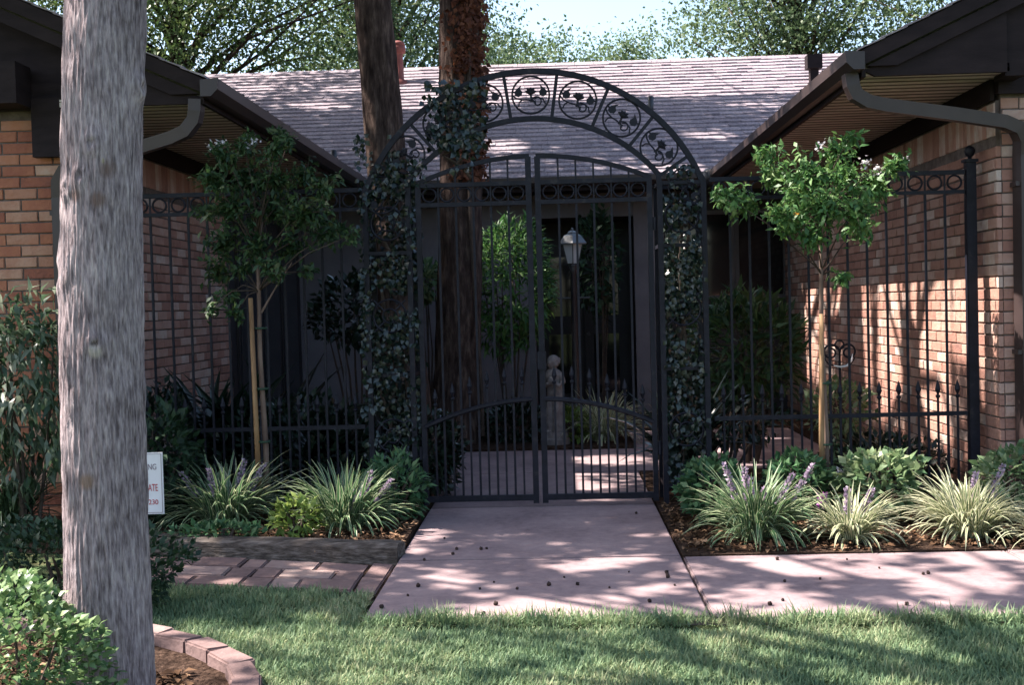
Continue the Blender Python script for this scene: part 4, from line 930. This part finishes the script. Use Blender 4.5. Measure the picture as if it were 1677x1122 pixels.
# a few tall blades
liriope('young upright liriope shoots inside the clump by the sign', G(392, 860, .03), 34, .62, .022, 'strap_cream', [], 21, spread=.05)
liriope('large green liriope clump with several mauve flower spikes by the walk corner', G(1236, 882), 360, .47, .018, 'strap_green', [(-.14, -.02, .44, -.03), (-.05, .02, .42, 0), (.16, -.05, .38, .06), (.26, 0, .42, .09), (.03, -.08, .30, .02), (-.02, .0, .36, 0)], 3)
liriope('small cream variegated liriope under the staked sapling', G(1392, 886), 230, .37, .016, 'strap_cream', [(-.02, 0, .30, .01), (.10, 0, .29, .03)], 4, spread=.08)
liriope('pale cream variegated liriope beside the brick corner', G(1585, 878), 330, .44, .017, 'strap_cream', [(.18, .05, .40, .05), (.05, .05, .36, .02)], 5)
liriope('half hidden pale liriope at the edge of the sidewalk bed', G(1725, 895), 160, .34, .012, 'strap_cream', [], 6)
liriope('dark liriope clump in front of the brick wall behind the pale trunk', at(18, 858, 7.7), 220, .46, .013, 'strap_dark', [], 7)
bpy.data.objects[-1] if False else None

def shrub(name, label, c, rad, n, size, aspect, m, cat='shrub', stems=6, shell=.55, dirz=.2, clump=0.0, seed=1, noise_f=3.0, cut=.35, droop=.15, base=None, fold=.12, smat='twig'):
    rs = random.Random(seed); bz = base if base is not None else 0.0
    root = empty(name, (c[0], c[1], bz), label, cat); off = Vector((-c[0], -c[1], -bz))
    d = rdirs(int(n * 1.6)); r_ = rng.uniform(shell ** 3, 1, len(d)) ** (1 / 3.)
    nz = np.array([mnoise.noise(Vector(q) * noise_f * .6 + Vector((seed * 7.3, 0, 0))) for q in d])
    r_ = r_ * (1 + .28 * nz); P = np.array(c)[None] + d * r_[:, None] * np.array(rad)[None]
    n2 = np.array([mnoise.noise(Vector(q) * noise_f / max(rad) * .9 + Vector((0, seed * 3.1, 0))) for q in P])
    P0 = P[(n2 > -cut) & (P[:, 2] > bz + .01)][:n]; d0 = d[(n2 > -cut) & (P[:, 2] > bz + .01)][:n]; k = len(P0)
    D = d0 * .7 + rdirs(k) * .6 + np.array([0, 0, dirz]); N_ = d0 * .4 + rdirs(k) * .5 + np.array([0, 0, .8])
    L = rng.uniform(.7, 1.3, k) * size; f = leaf_obj('foliage', P0, D, N_, L, L * aspect, m, root, droop=droop, fold=fold); f.location = off
    b = MB()
    for i in range(stems):
        a = rs.uniform(0, 6.28); q = rs.uniform(.2, .8)
        e = Vector((c[0] + math.cos(a) * rad[0] * q, c[1] + math.sin(a) * rad[1] * q, c[2] + rad[2] * rs.uniform(.0, .7))); s0 = Vector((c[0] + math.cos(a) * rad[0] * .12, c[1] + math.sin(a) * rad[1] * .12, bz - .02))
        b.tube([s0, (s0 + e) / 2 + Vector((rs.uniform(-.05, .05), rs.uniform(-.05, .05), .05)), e], [.014, .01, .004], 5)
    if stems: s_ = b.build('stem', smat, root); s_.location = off
    return root
def clump_at(px_, py_, d): return tuple(at(px_, py_, d))
shrub('low_plant', 'small yellow green plant between the two liriope clumps', (-1.62, 7.35, .14), (.15, .12, .13), 260, .06, .5, 'leaf_lime', 'plant', 4, base=.03, seed=2)
shrub('low_plant', 'dark low leafy cover along the timber near the sign', (-2.05, 7.22, .07), (.30, .10, .07), 420, .05, .5, 'leaf_bush', 'plant', 3, base=.03, seed=3)
shrub('shrub', 'dark green shrub beside the pillar behind the liriope', (-1.10, 7.95, .22), (.24, .2, .22), 650, .07, .4, 'leaf_bush', base=.03, seed=4)
shrub('shrub', 'rich green leafy shrub at the gate pillar by the walk', (.97, 7.75, .20), (.22, .22, .20), 900, .055, .6, 'leaf_bush', seed=5)
shrub('shrub', 'rounded green leafy shrub behind the large liriope', (1.52, 7.85, .22), (.22, .2, .20), 900, .055, .6, 'leaf_bush', seed=6)
shrub('shrub', 'light green broad leafed shrub beside the sapling stake', (2.0, 7.7, .22), (.27, .22, .22), 900, .065, .65, 'leaf_bush_pale', seed=7)
shrub('shrub', 'pale green leafy shrub against the brick corner', (2.83, 7.65, .22), (.26, .24, .22), 1000, .06, .65, 'leaf_bush_pale', seed=8)
def bloom(label, c, m, n=60, r_=.035, h=None):
    root = empty('flower', (c[0], c[1], 0), label, 'flower'); k = n
    P = np.array([[0, 0, c[2]]]) + rdirs(k) * r_ * rng.random((k, 1)) * np.array([[1, 1, 1.3]]); D = rdirs(k)
    leaf_obj('bloom', P, D, rdirs(k), .03, .02, m, root); b = MB(); b.tube([(0, 0, -.01), (.01, 0, c[2] * .5), (0, 0, c[2])], .004, 5); b.build('stem', 'strap_green', root)
bloom('magenta flower head between the two liriope clumps', tuple(at(1347, 820, 7.45)), 'flower_magenta')
bloom('small pale pink flower at the foot of the sapling', tuple(at(1378, 776, 7.9)), 'flower_white', 40, .03)
# dark planting behind the fence
def aspidistra(label, c, n, ln, wd, m, spread, seed, tilt=.45):
    root = empty('broadleaf_plant', c, label, 'plant')
    az = rng.uniform(0, 6.283, n); rad = np.sqrt(rng.random(n))
    P = np.stack([rad * spread[0] * np.cos(az * 1.7), rad * spread[1] * np.sin(az * 1.7), np.full(n, -.02)], 1)
    V, Fc, acr, n, per = straps(P, az, np.abs(rng.normal(tilt * .5, .2, n)), rng.uniform(.5, 1.6, n), ln * rng.uniform(.55, 1.05, n), wd * rng.uniform(.7, 1.2, n), K=7, cols=3)
    meshobj('foliage', np_mesh('foliage', V, Fc, m, np.repeat(rng.random(n), per), acr), root); return root
leafmat('strap_gloss', [(0.006, 0.014, 0.01), (0.011, 0.026, 0.016), (0.02, 0.038, 0.022)], trans=.1, rough=.28, spec=.6)
aspidistra('tall glossy dark strap leaved plant inside the fence by the shaded brick wall', (-2.45, 9.3, .03), 170, 1.15, .07, 'strap_gloss', (.35, .3), 1)
aspidistra('glossy dark strap leaved plant behind the fence beside the ivy', (-1.75, 9.2, .03), 120, .85, .06, 'strap_gloss', (.3, .25), 2)
aspidistra('fan of lit strap leaves beside the gate pillar inside the courtyard', (.95, 9.4, 0), 60, .95, .06, 'strap_gloss', (.15, .2), 3)
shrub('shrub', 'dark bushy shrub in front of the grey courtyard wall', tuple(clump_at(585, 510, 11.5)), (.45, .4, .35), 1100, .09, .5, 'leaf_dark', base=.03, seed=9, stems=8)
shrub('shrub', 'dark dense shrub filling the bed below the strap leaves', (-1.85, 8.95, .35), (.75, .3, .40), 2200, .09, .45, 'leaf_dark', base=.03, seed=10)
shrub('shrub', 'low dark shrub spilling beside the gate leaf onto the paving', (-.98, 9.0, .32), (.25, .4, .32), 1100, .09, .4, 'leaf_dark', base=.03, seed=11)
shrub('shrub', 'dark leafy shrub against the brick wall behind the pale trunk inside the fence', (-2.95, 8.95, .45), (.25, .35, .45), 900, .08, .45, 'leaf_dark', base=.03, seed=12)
shrub('bamboo', 'bright green bamboo in front of the grey wall beside the straight trunk', tuple(at(835, 470, 13.4)), (.48, .4, .75), 2600, .13, .22, 'leaf_sap', stems=10, base=.02, seed=13, droop=.3)
shrub('shrub', 'sunlit pale bush glimpsed beyond the ivy pillar', tuple(at(700, 462, 13.6)), (.16, .2, .22), 350, .09, .6, 'leaf_bush_pale', base=.02, seed=14)
shrub('shrub', 'leafy green shrub with long leaves below the courtyard window', tuple(at(1225, 570, 10.6)), (.48, .4, .45), 1500, .14, .28, 'leaf_sap_dark', base=0, seed=15, stems=9)
shrub('shrub', 'dark open shrub with bare stems inside the fence by the pillar', tuple(at(1180, 690, 9.6)), (.5, .3, .18), 650, .08, .45, 'leaf_dark', base=0, seed=16, stems=16)
shrub('shrub', 'low dark shrub behind the fence at the foot of the sunlit wall', (2.35, 9.0, .16), (.5, .35, .22), 1300, .07, .45, 'leaf_dark', base=0, seed=17)
shrub('shrub', 'pale variegated shrub in front of the sunlit brick wall', tuple(at(1375, 670, 10.0)), (.28, .3, .22), 600, .07, .5, 'leaf_bush_pale', base=0, seed=18, stems=8)
liriope('yellow green grassy clump at the foot of the lantern post', (.45, 12.35, .02), 260, .6, .018, 'strap_cream', [], 31)
shrub('low_plant', 'small lit plant between the statue and the lantern post', (.14, 12.25, .16), (.16, .14, .2), 260, .1, .4, 'leaf_lime', 'plant', base=.02, seed=19)
shrub('low_plant', 'dark edging plants in the bed behind the statue', (-.45, 12.5, .18), (.4, .3, .22), 700, .1, .4, 'leaf_dark', 'plant', base=.02, seed=20)
shrub('shrub', 'tall dark foliage beside the courtyard door', tuple(at(980, 430, 14.8)), (.28, .3, .7), 700, .1, .5, 'leaf_hedge', base=.02, seed=21, stems=8)
# planting around the front trunk
shrub('shrub', 'bright light green clipped box bush against the pale trunk', (-1.86, 3.85, .24), (.40, .30, .33), 5500, .032, .66, 'leaf_box', base=-.03, seed=22, shell=.7, stems=8)
shrub('hedge', 'low dark clipped hedge behind the pale trunk', (-2.45, 5.75, .16), (.62, .28, .27), 3800, .04, .6, 'leaf_hedge', 'hedge', base=-.03, seed=23, shell=.6, stems=8)
shrub('nandina', 'nandina shrub with sunlit pale leaves before the brick wall behind the pale trunk', tuple(at(40, 640, 7.6)), (.42, .35, .60), 1500, .11, .28, 'leaf_nandina', base=.03, seed=24, stems=5, droop=.4, dirz=-.6)
shrub('shrub', 'dark leafy shrub behind the white sign', (-2.62, 7.95, .40), (.28, .25, .42), 900, .08, .45, 'leaf_hedge', base=.03, seed=25)

# saplings
def sapling(label, x, y, ztop, zfork, clumps, per, m, stake, seed, flowers=None, orange=None, side=None):
    """clumps: (photo x, photo y, radius px) of the leaf clusters, placed about the trunk at their own depth"""
    rs = random.Random(seed); root = empty('sapling', (x, y, 0), label, 'tree')
    b = MB(); b.tube([(0, 0, -.02), (.01, 0, .5), (-.01, 0, 1.1), (0, 0, zfork), (.03, .02, zfork + .15)], [.022, .019, .016, .012, .006], 8); b.build('trunk', 'sap_bark', root, True)
    bs = MB(); PP = []; cs = []
    for (cx, cy, r_) in clumps:
        dy = rs.uniform(-.34, .34); c = at(cx, cy, y + dy) - Vector((x, y, 0)); rad = r_ * (y + dy) / FPX; cs.append(c)
        z0 = min(max(zfork - .30, c.z - rs.uniform(.15, .5)), zfork + .1); s0 = Vector((0, 0, z0)); mid = s0 * .45 + c * .55 + Vector((rs.uniform(-.03, .03), 0, .05))
        bs.tube([s0, mid, c], [.006, .004, .002], 5)
        k = int(per * (r_ / 35.0) ** 2) + 12; nt = max(3, k // 22)
        for q in range(nt):                              # twigs with leaves set along them
            d = Vector((rs.gauss(0, 1), rs.gauss(0, 1), rs.gauss(0.1, .8))).normalized(); e = c + d * rad * rs.uniform(.6, 1.25)
            bs.tube([c, e], [.0028, .0015], 4, cap=False)
            t = rng.random((22, 1)); PP.append(np.array(c)[None] * (1 - t) + np.array(e)[None] * t + rng.normal(size=(22, 3)) * .02)
    bs.build('branches', 'twig', root, True)
    P = np.concatenate(PP); k = len(P); D = rdirs(k) * .8 + np.array([0, 0, -.2]); N_ = rdirs(k) * .6 + np.array([0, -.2, .8]); L = rng.uniform(.034, .07, k)
    leaf_obj('crown', P, D, N_, L, L * .42, m, root)
    if stake:
        b = MB(); b.tube([(stake[0], -.03, -.03), (stake[0] + stake[1], -.035, stake[2])], [.020, .015], 7); b.build('stake', 'cane', root, True)
        for z in stake[3]:
            b = MB(); b.torus((0.005, -.015, z), .036, .007, 'z', 14, 6); b.build('tie', 'tie', root)
    if side: b = MB(); b.tube([tuple(at(*q, y) - Vector((x, y, 0))) for q in side], [.008, .005, .003], 6); b.build('side_branch', 'sap_bark', root)
    def near(c): return min(cs, key=lambda q: (q - Vector(c)).length)
    for f in flowers or ():
        c = np.array(f) - np.array([x, y, 0]); P = c + rng.normal(size=(24, 3)) * .018; leaf_obj('blossom', P, rdirs(24), rdirs(24), .022, .016, 'flower_white', root)
        b = MB(); b.tube([near(c), tuple(c)], .003, 5); b.build('twig', 'sap_bark', root)
    if orange:
        c = np.array(orange) - np.array([x, y, 0]); leaf_obj('orange_leaf', np.array([c, c + .01]), np.array([[1, 0, .2], [.8, 0, .4]]), np.array([[0, -1, .3], [0, -1, .5]]), .08, .045, 'leaf_orange', root)
        b = MB(); b.tube([near(c), tuple(c)], .003, 5); b.build('twig', 'sap_bark', root)
    return root
sapling('staked sapling with shaded green crown before the ivy pillar fence', -1.95, 8.0, 2.3, 1.85,
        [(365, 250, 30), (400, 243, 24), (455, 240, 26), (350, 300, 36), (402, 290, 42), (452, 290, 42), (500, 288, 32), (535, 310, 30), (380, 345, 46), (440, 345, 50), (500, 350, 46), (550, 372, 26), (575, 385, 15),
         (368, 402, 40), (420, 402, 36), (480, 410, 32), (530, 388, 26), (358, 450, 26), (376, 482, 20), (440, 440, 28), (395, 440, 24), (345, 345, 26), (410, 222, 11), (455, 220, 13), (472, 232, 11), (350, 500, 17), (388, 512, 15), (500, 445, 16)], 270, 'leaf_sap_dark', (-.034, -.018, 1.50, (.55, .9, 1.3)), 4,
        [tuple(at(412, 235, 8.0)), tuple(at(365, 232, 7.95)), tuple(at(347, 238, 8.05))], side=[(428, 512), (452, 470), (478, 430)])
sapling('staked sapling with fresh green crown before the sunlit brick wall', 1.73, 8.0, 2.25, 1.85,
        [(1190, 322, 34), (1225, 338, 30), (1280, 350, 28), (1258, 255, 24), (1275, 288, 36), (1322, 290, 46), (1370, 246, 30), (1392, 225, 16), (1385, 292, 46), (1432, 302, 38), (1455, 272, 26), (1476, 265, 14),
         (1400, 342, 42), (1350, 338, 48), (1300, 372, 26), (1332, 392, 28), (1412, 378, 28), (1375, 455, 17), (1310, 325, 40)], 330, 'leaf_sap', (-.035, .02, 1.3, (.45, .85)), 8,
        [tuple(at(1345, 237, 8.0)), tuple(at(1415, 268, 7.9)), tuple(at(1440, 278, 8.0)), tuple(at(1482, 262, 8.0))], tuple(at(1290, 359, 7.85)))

# ------------------------------------------------------------------ lantern, statue, iron scroll, sign, pods
LP = at(940, 500, 12.9); lx = LP.x
lan = empty('post_lantern', (lx, 12.9, 0.0), 'black post lantern with white glass in the courtyard', 'lamp')
zt = at(938, 378, 12.9).z; zb = at(938, 432, 12.9).z; H_ = zt - zb
b = MB(); b.lathe([(.055, .0), (.055, .12), (.036, .16), (.034, zb - .10), (.045, zb - .09), (.034, zb - .06), (.05, zb - .02), (.05, zb)], n=12); b.build('post', 'lamp_metal', lan, True)
b = MB(); b.tube([(-.17, 0, at(940, 488, 12.9).z), (.17, 0, at(940, 488, 12.9).z)], .012, 8); b.build('ladder_bar', 'lamp_metal', lan)
b = MB(); b.lathe([(.062, zb + .005), (.115, zb + H_ * .58)], n=6); b.build('glass', 'lamp_glass', lan)
b = MB()
for k in range(6):
    a = 2 * math.pi * (k + .5) / 6; b.tube([(.066 * math.cos(a), .066 * math.sin(a), zb), (.12 * math.cos(a), .12 * math.sin(a), zb + H_ * .59)], .006, 4)
b.build('frame', 'lamp_metal', lan)
b = MB(); b.lathe([(.165, zb + H_ * .58), (.168, zb + H_ * .62), (.10, zb + H_ * .86), (.06, zb + H_ * .9), (.055, zb + H_ * .96), (.012, zb + H_ * 1.02), (.018, zb + H_ * 1.06), (.004, zb + H_ * 1.1)], n=6); b.build('cap', 'lamp_cap', lan)

def statue():
    p = at(908, 650, 12.15); x0 = p.x; zt = at(905, 580, 12.15).z; zb_ = .14
    h = zt - zb_
    def ell(bm, c, r_, seg=16):
        m4 = Matrix.Translation(c) @ Matrix.Diagonal((*r_, 1)); bmesh.ops.create_uvsphere(bm, u_segments=seg, v_segments=seg // 2 + 4, radius=1, matrix=m4)
    bm = bmesh.new()
    def tb(pts, rr, n=12, fl=1):
        m = MB(); m.tube(pts, rr, n, flat=fl); vs_ = [bm.verts.new(v) for v in m.v]
        for f in m.f: bm.faces.new([vs_[i] for i in f])
    # robe with a contrapposto sway, torso, neck, head with curls, arms folded round a bundle
    tb([(0, 0, 0), (.005, 0, .06 * h), (.01, 0, .3 * h), (.015, 0, .48 * h), (.0, 0, .62 * h), (-.005, 0, .73 * h), (-.005, 0, .785 * h), (-.005, 0, .81 * h)], [.125 * h, .12 * h, .108 * h, .118 * h, .105 * h, .122 * h, .095 * h, .05 * h], 16, .8)
    tb([(-.045 * h, -.06 * h, .0), (-.05 * h, -.065 * h, .2 * h), (-.03 * h, -.06 * h, .45 * h)], [.045 * h, .05 * h, .05 * h]); tb([(.05 * h, -.06 * h, .0), (.055 * h, -.06 * h, .25 * h), (.04 * h, -.05 * h, .45 * h)], [.05 * h, .045 * h, .05 * h])
    tb([(-.005, 0, .76 * h), (-.008, -.005, .86 * h)], [.056 * h, .048 * h])
    ell(bm, (-.01, -.010 * h, .888 * h), (.068 * h, .074 * h, .082 * h)); ell(bm, (-.01, .018 * h, .912 * h), (.080 * h, .078 * h, .078 * h))
    for a in range(9):
        t = a / 9 * 6.283; ell(bm, (-.01 + .068 * h * math.cos(t), .022 * h + .062 * h * math.sin(t), .895 * h + .035 * h * math.sin(a * 2.1)), (.030 * h,) * 3, 10)
    ell(bm, (-.01, -.083 * h, .882 * h), (.012 * h, .018 * h, .018 * h), 8); ell(bm, (-.01, -.072 * h, .85 * h), (.02 * h, .014 * h, .008 * h), 8)
    for s in (-1, 1): ell(bm, (-.01 + s * .028 * h, -.074 * h, .902 * h), (.012 * h, .008 * h, .008 * h), 8); ell(bm, (s * .045 * h, -.10 * h, .012 * h), (.03 * h, .05 * h, .02 * h), 10)
    tb([(-.095 * h, 0, .755 * h), (-.135 * h, -.02 * h, .62 * h), (-.10 * h, -.10 * h, .585 * h), (-.01 * h, -.135 * h, .63 * h)], [.042 * h, .036 * h, .03 * h, .024 * h])
    tb([(.09 * h, 0, .755 * h), (.145 * h, -.02 * h, .64 * h), (.12 * h, -.10 * h, .60 * h), (.05 * h, -.135 * h, .66 * h)], [.042 * h, .036 * h, .03 * h, .024 * h])
    for s, hx, hz in ((-1, -.01, .63), (1, .05, .66)):
        for f in range(4): tb([(hx * h, -.135 * h, (hz + .012 - .009 * f) * h), (hx * h - s * .028 * h, -.15 * h, (hz + .016 - .010 * f) * h)], [.0075 * h, .006 * h], 6)
        tb([(hx * h, -.13 * h, (hz + .015) * h), (hx * h - s * .01 * h, -.15 * h, (hz + .04) * h)], [.008 * h, .006 * h], 6)
    ell(bm, (.03 * h, -.115 * h, .655 * h), (.055 * h, .04 * h, .05 * h))
    for (c, r_) in (((.05 * h, -.11 * h, .70 * h), .025 * h), ((.015 * h, -.12 * h, .695 * h), .022 * h)): ell(bm, c, (r_,) * 3, 10)
    me = bpy.data.meshes.new('figure'); bmesh.ops.recalc_face_normals(bm, faces=bm.faces); bm.to_mesh(me); bm.free()
    tmp = bpy.data.objects.new('tmp', me); COL.objects.link(tmp); md = tmp.modifiers.new('r', 'REMESH'); md.mode = 'VOXEL'; md.voxel_size = .006
    dg = bpy.context.evaluated_depsgraph_get(); m2 = bpy.data.meshes.new_from_object(tmp.evaluated_get(dg)); bpy.data.objects.remove(tmp)
    m2.polygons.foreach_set('use_smooth', [True] * len(m2.polygons)); m2.materials.clear(); m2.materials.append(MATS['stone'])
    root = empty('garden_statue', (x0, 12.15, 0.02), 'grey stone statue of a robed child holding a bundle behind the gate', 'statue')
    f = meshobj('figure', m2, root, (0, 0, zb_ - .02), (0, 0, -.5))
    b = MB(); b.lathe([(.15, -.02), (.15, .05), (.135, .07), (.13, .122)], n=20); b.build('plinth', 'stone', root)
statue()

def scroll_stand():
    p = at(1375, 580, 9.35); z = p.z
    r_ = empty('scroll_stand', (p.x, 9.35, 0), 'black wrought iron scroll stand beside the sunlit wall', 'stand')
    b = MB(); b.tube([(0, 0, -.04), (0, 0, z - .05)], .011, 6); b.build('stake', 'iron', r_)
    r_.scale = (1, 1, 1); b = MB()
    for s in (-1, 1):
        pts = []
        for i in range(30):
            q = i / 29 * 2 * math.pi * 1.3; rr = .066 * (1 - .62 * i / 29); pts.append((s * (.066 - rr * math.cos(q)), 0, z + .015 + rr * math.sin(q)))
        b.tube([(0, 0, z - .08)] + pts, .008, 6)
        b.tube([(s * .01, 0, z - .09), (s * .08, 0, z - .08), (s * .112, 0, z - .035), (s * .092, 0, z)], .007, 6)
    b.torus((0, 0, z + .07), .033, .007, 'y', 18, 6)
    b.build('scrollwork', 'iron', r_)
    b = MB(); b.tube([(-.05, -.02, z - .085), (-.0, -.02, z - .098), (.05, -.02, z - .09), (.085, -.02, z - .05), (.095, -.01, z)], [.004, .007, .010, .007, .003], 8); b.build('pale_bowl_rim', 'sign_white', r_, True)
scroll_stand()

def sign():
    d = 7.45; rt = at(266, 741, d); rb = at(264, 842, d); w = .30; h = rt.z - rb.z; xr = rt.x; z0 = rb.z
    r_ = empty('yard_sign', (xr - w / 2, d, .03), 'small white notice sign with red lettering half hidden by the trunk', 'sign')
    b = MB(); b.quadbox((-w / 2, -.004, z0 - .03), (w / 2, .004, z0 + h - .03)); p = b.build('sign_board', 'sign_white', r_)
    b = MB()
    for (a, c_) in (((-w / 2 + .008, z0 + .008 - .03), (w / 2 - .008, z0 + .011 - .03)), ((-w / 2 + .008, z0 + h - .041), (w / 2 - .008, z0 + h - .038)), ((w / 2 - .011, z0 - .022), (w / 2 - .008, z0 + h - .041))):
        b.quadbox((a[0], -.006, a[1]), (c_[0], -.0045, c_[1]))
    b.build('border_line', 'sign_grey', p)
    b = MB(); b.quadbox((-.012, .005, -.12), (.012, .017, z0 + h - .08)); b.build('stake', 'lamp_metal', r_)
    def text(t, xright, z, size, m, sx):
        cu = bpy.data.curves.new('lettering', 'FONT'); cu.body = t; cu.size = size; cu.align_x = 'RIGHT'; cu.extrude = .0006
        o = bpy.data.objects.new('tmp', cu); COL.objects.link(o); dg = bpy.context.evaluated_depsgraph_get()
        me = bpy.data.meshes.new_from_object(o.evaluated_get(dg)); bpy.data.objects.remove(o); me.materials.clear(); me.materials.append(MATS[m])
        q = meshobj('lettering', me, p, (xright, -.0056, z), (math.pi / 2, 0, 0)); q.scale = (sx, 1, 1); return q
    ppm = h / 101.0                       # metres per photo pixel on the sign
    zz = lambda py_: z0 - .03 + h * (842 - py_) / 101.0
    text('ING', w / 2 - 10 * ppm, zz(769), 13.7 * ppm, 'sign_grey', .72)
    text('TATE', w / 2 - 9 * ppm, zz(804), 16.5 * ppm, 'sign_red', .55)
    text('230', w / 2 - 9 * ppm, zz(826), 11.5 * ppm, 'sign_red', .95)
sign()

def pods():
    bm = bmesh.new(); bmesh.ops.create_icosphere(bm, subdivisions=2, radius=1)
    for v in bm.verts: v.co *= 1 + random.uniform(-.16, .22)
    me = bpy.data.meshes.new('seed_pod'); bm.to_mesh(me); bm.free(); me.materials.append(MATS['pod'])
    for (x, y, s) in ((748, 901, 1), (742, 909, 1), (788, 901, 1.1), (797, 900, .8), (695, 919, .9), (685, 962, 1.2), (625, 997, 1.2), (668, 977, .7), (792, 1008, 1.1), (812, 992, 1.2), (899, 960, 1.2), (786, 966, .7),
                      (847, 966, .8), (946, 959, 1), (1092, 940, 1.1), (1094, 947, 1.1), (1064, 987, 1), (1042, 842, .9), (915, 1002, .9), (728, 883, .7), (998, 964, .6), (924, 947, .6), (809, 955, .6), (1030, 938, .5),
                      (1093, 944, .9), (1273, 916, 1), (1520, 939, 1), (1512, 940, .8), (1261, 990, 1.1), (1282, 983, .8), (1485, 990, 1), (1343, 948, .7), (1285, 952, .8), (1440, 1004, .8), (1387, 916, .6), (1440, 930, .6), (1105, 960, .6), (646, 914, .8)):
        r_ = .0095 * s; p = gnd(x, y); o = meshobj('seed_pod', me, None, (p.x, p.y, r_ * .8 - (.005 if p.x > WR else 0)), (random.random() * 6, random.random() * 6, 0)); o.scale = (r_, r_, r_)
        tag(o, 'small dark dried seed pod fallen on the concrete walk', 'seed pod', 'seed pods scattered on the walk')
pods()
S.render.engine = 'CYCLES'
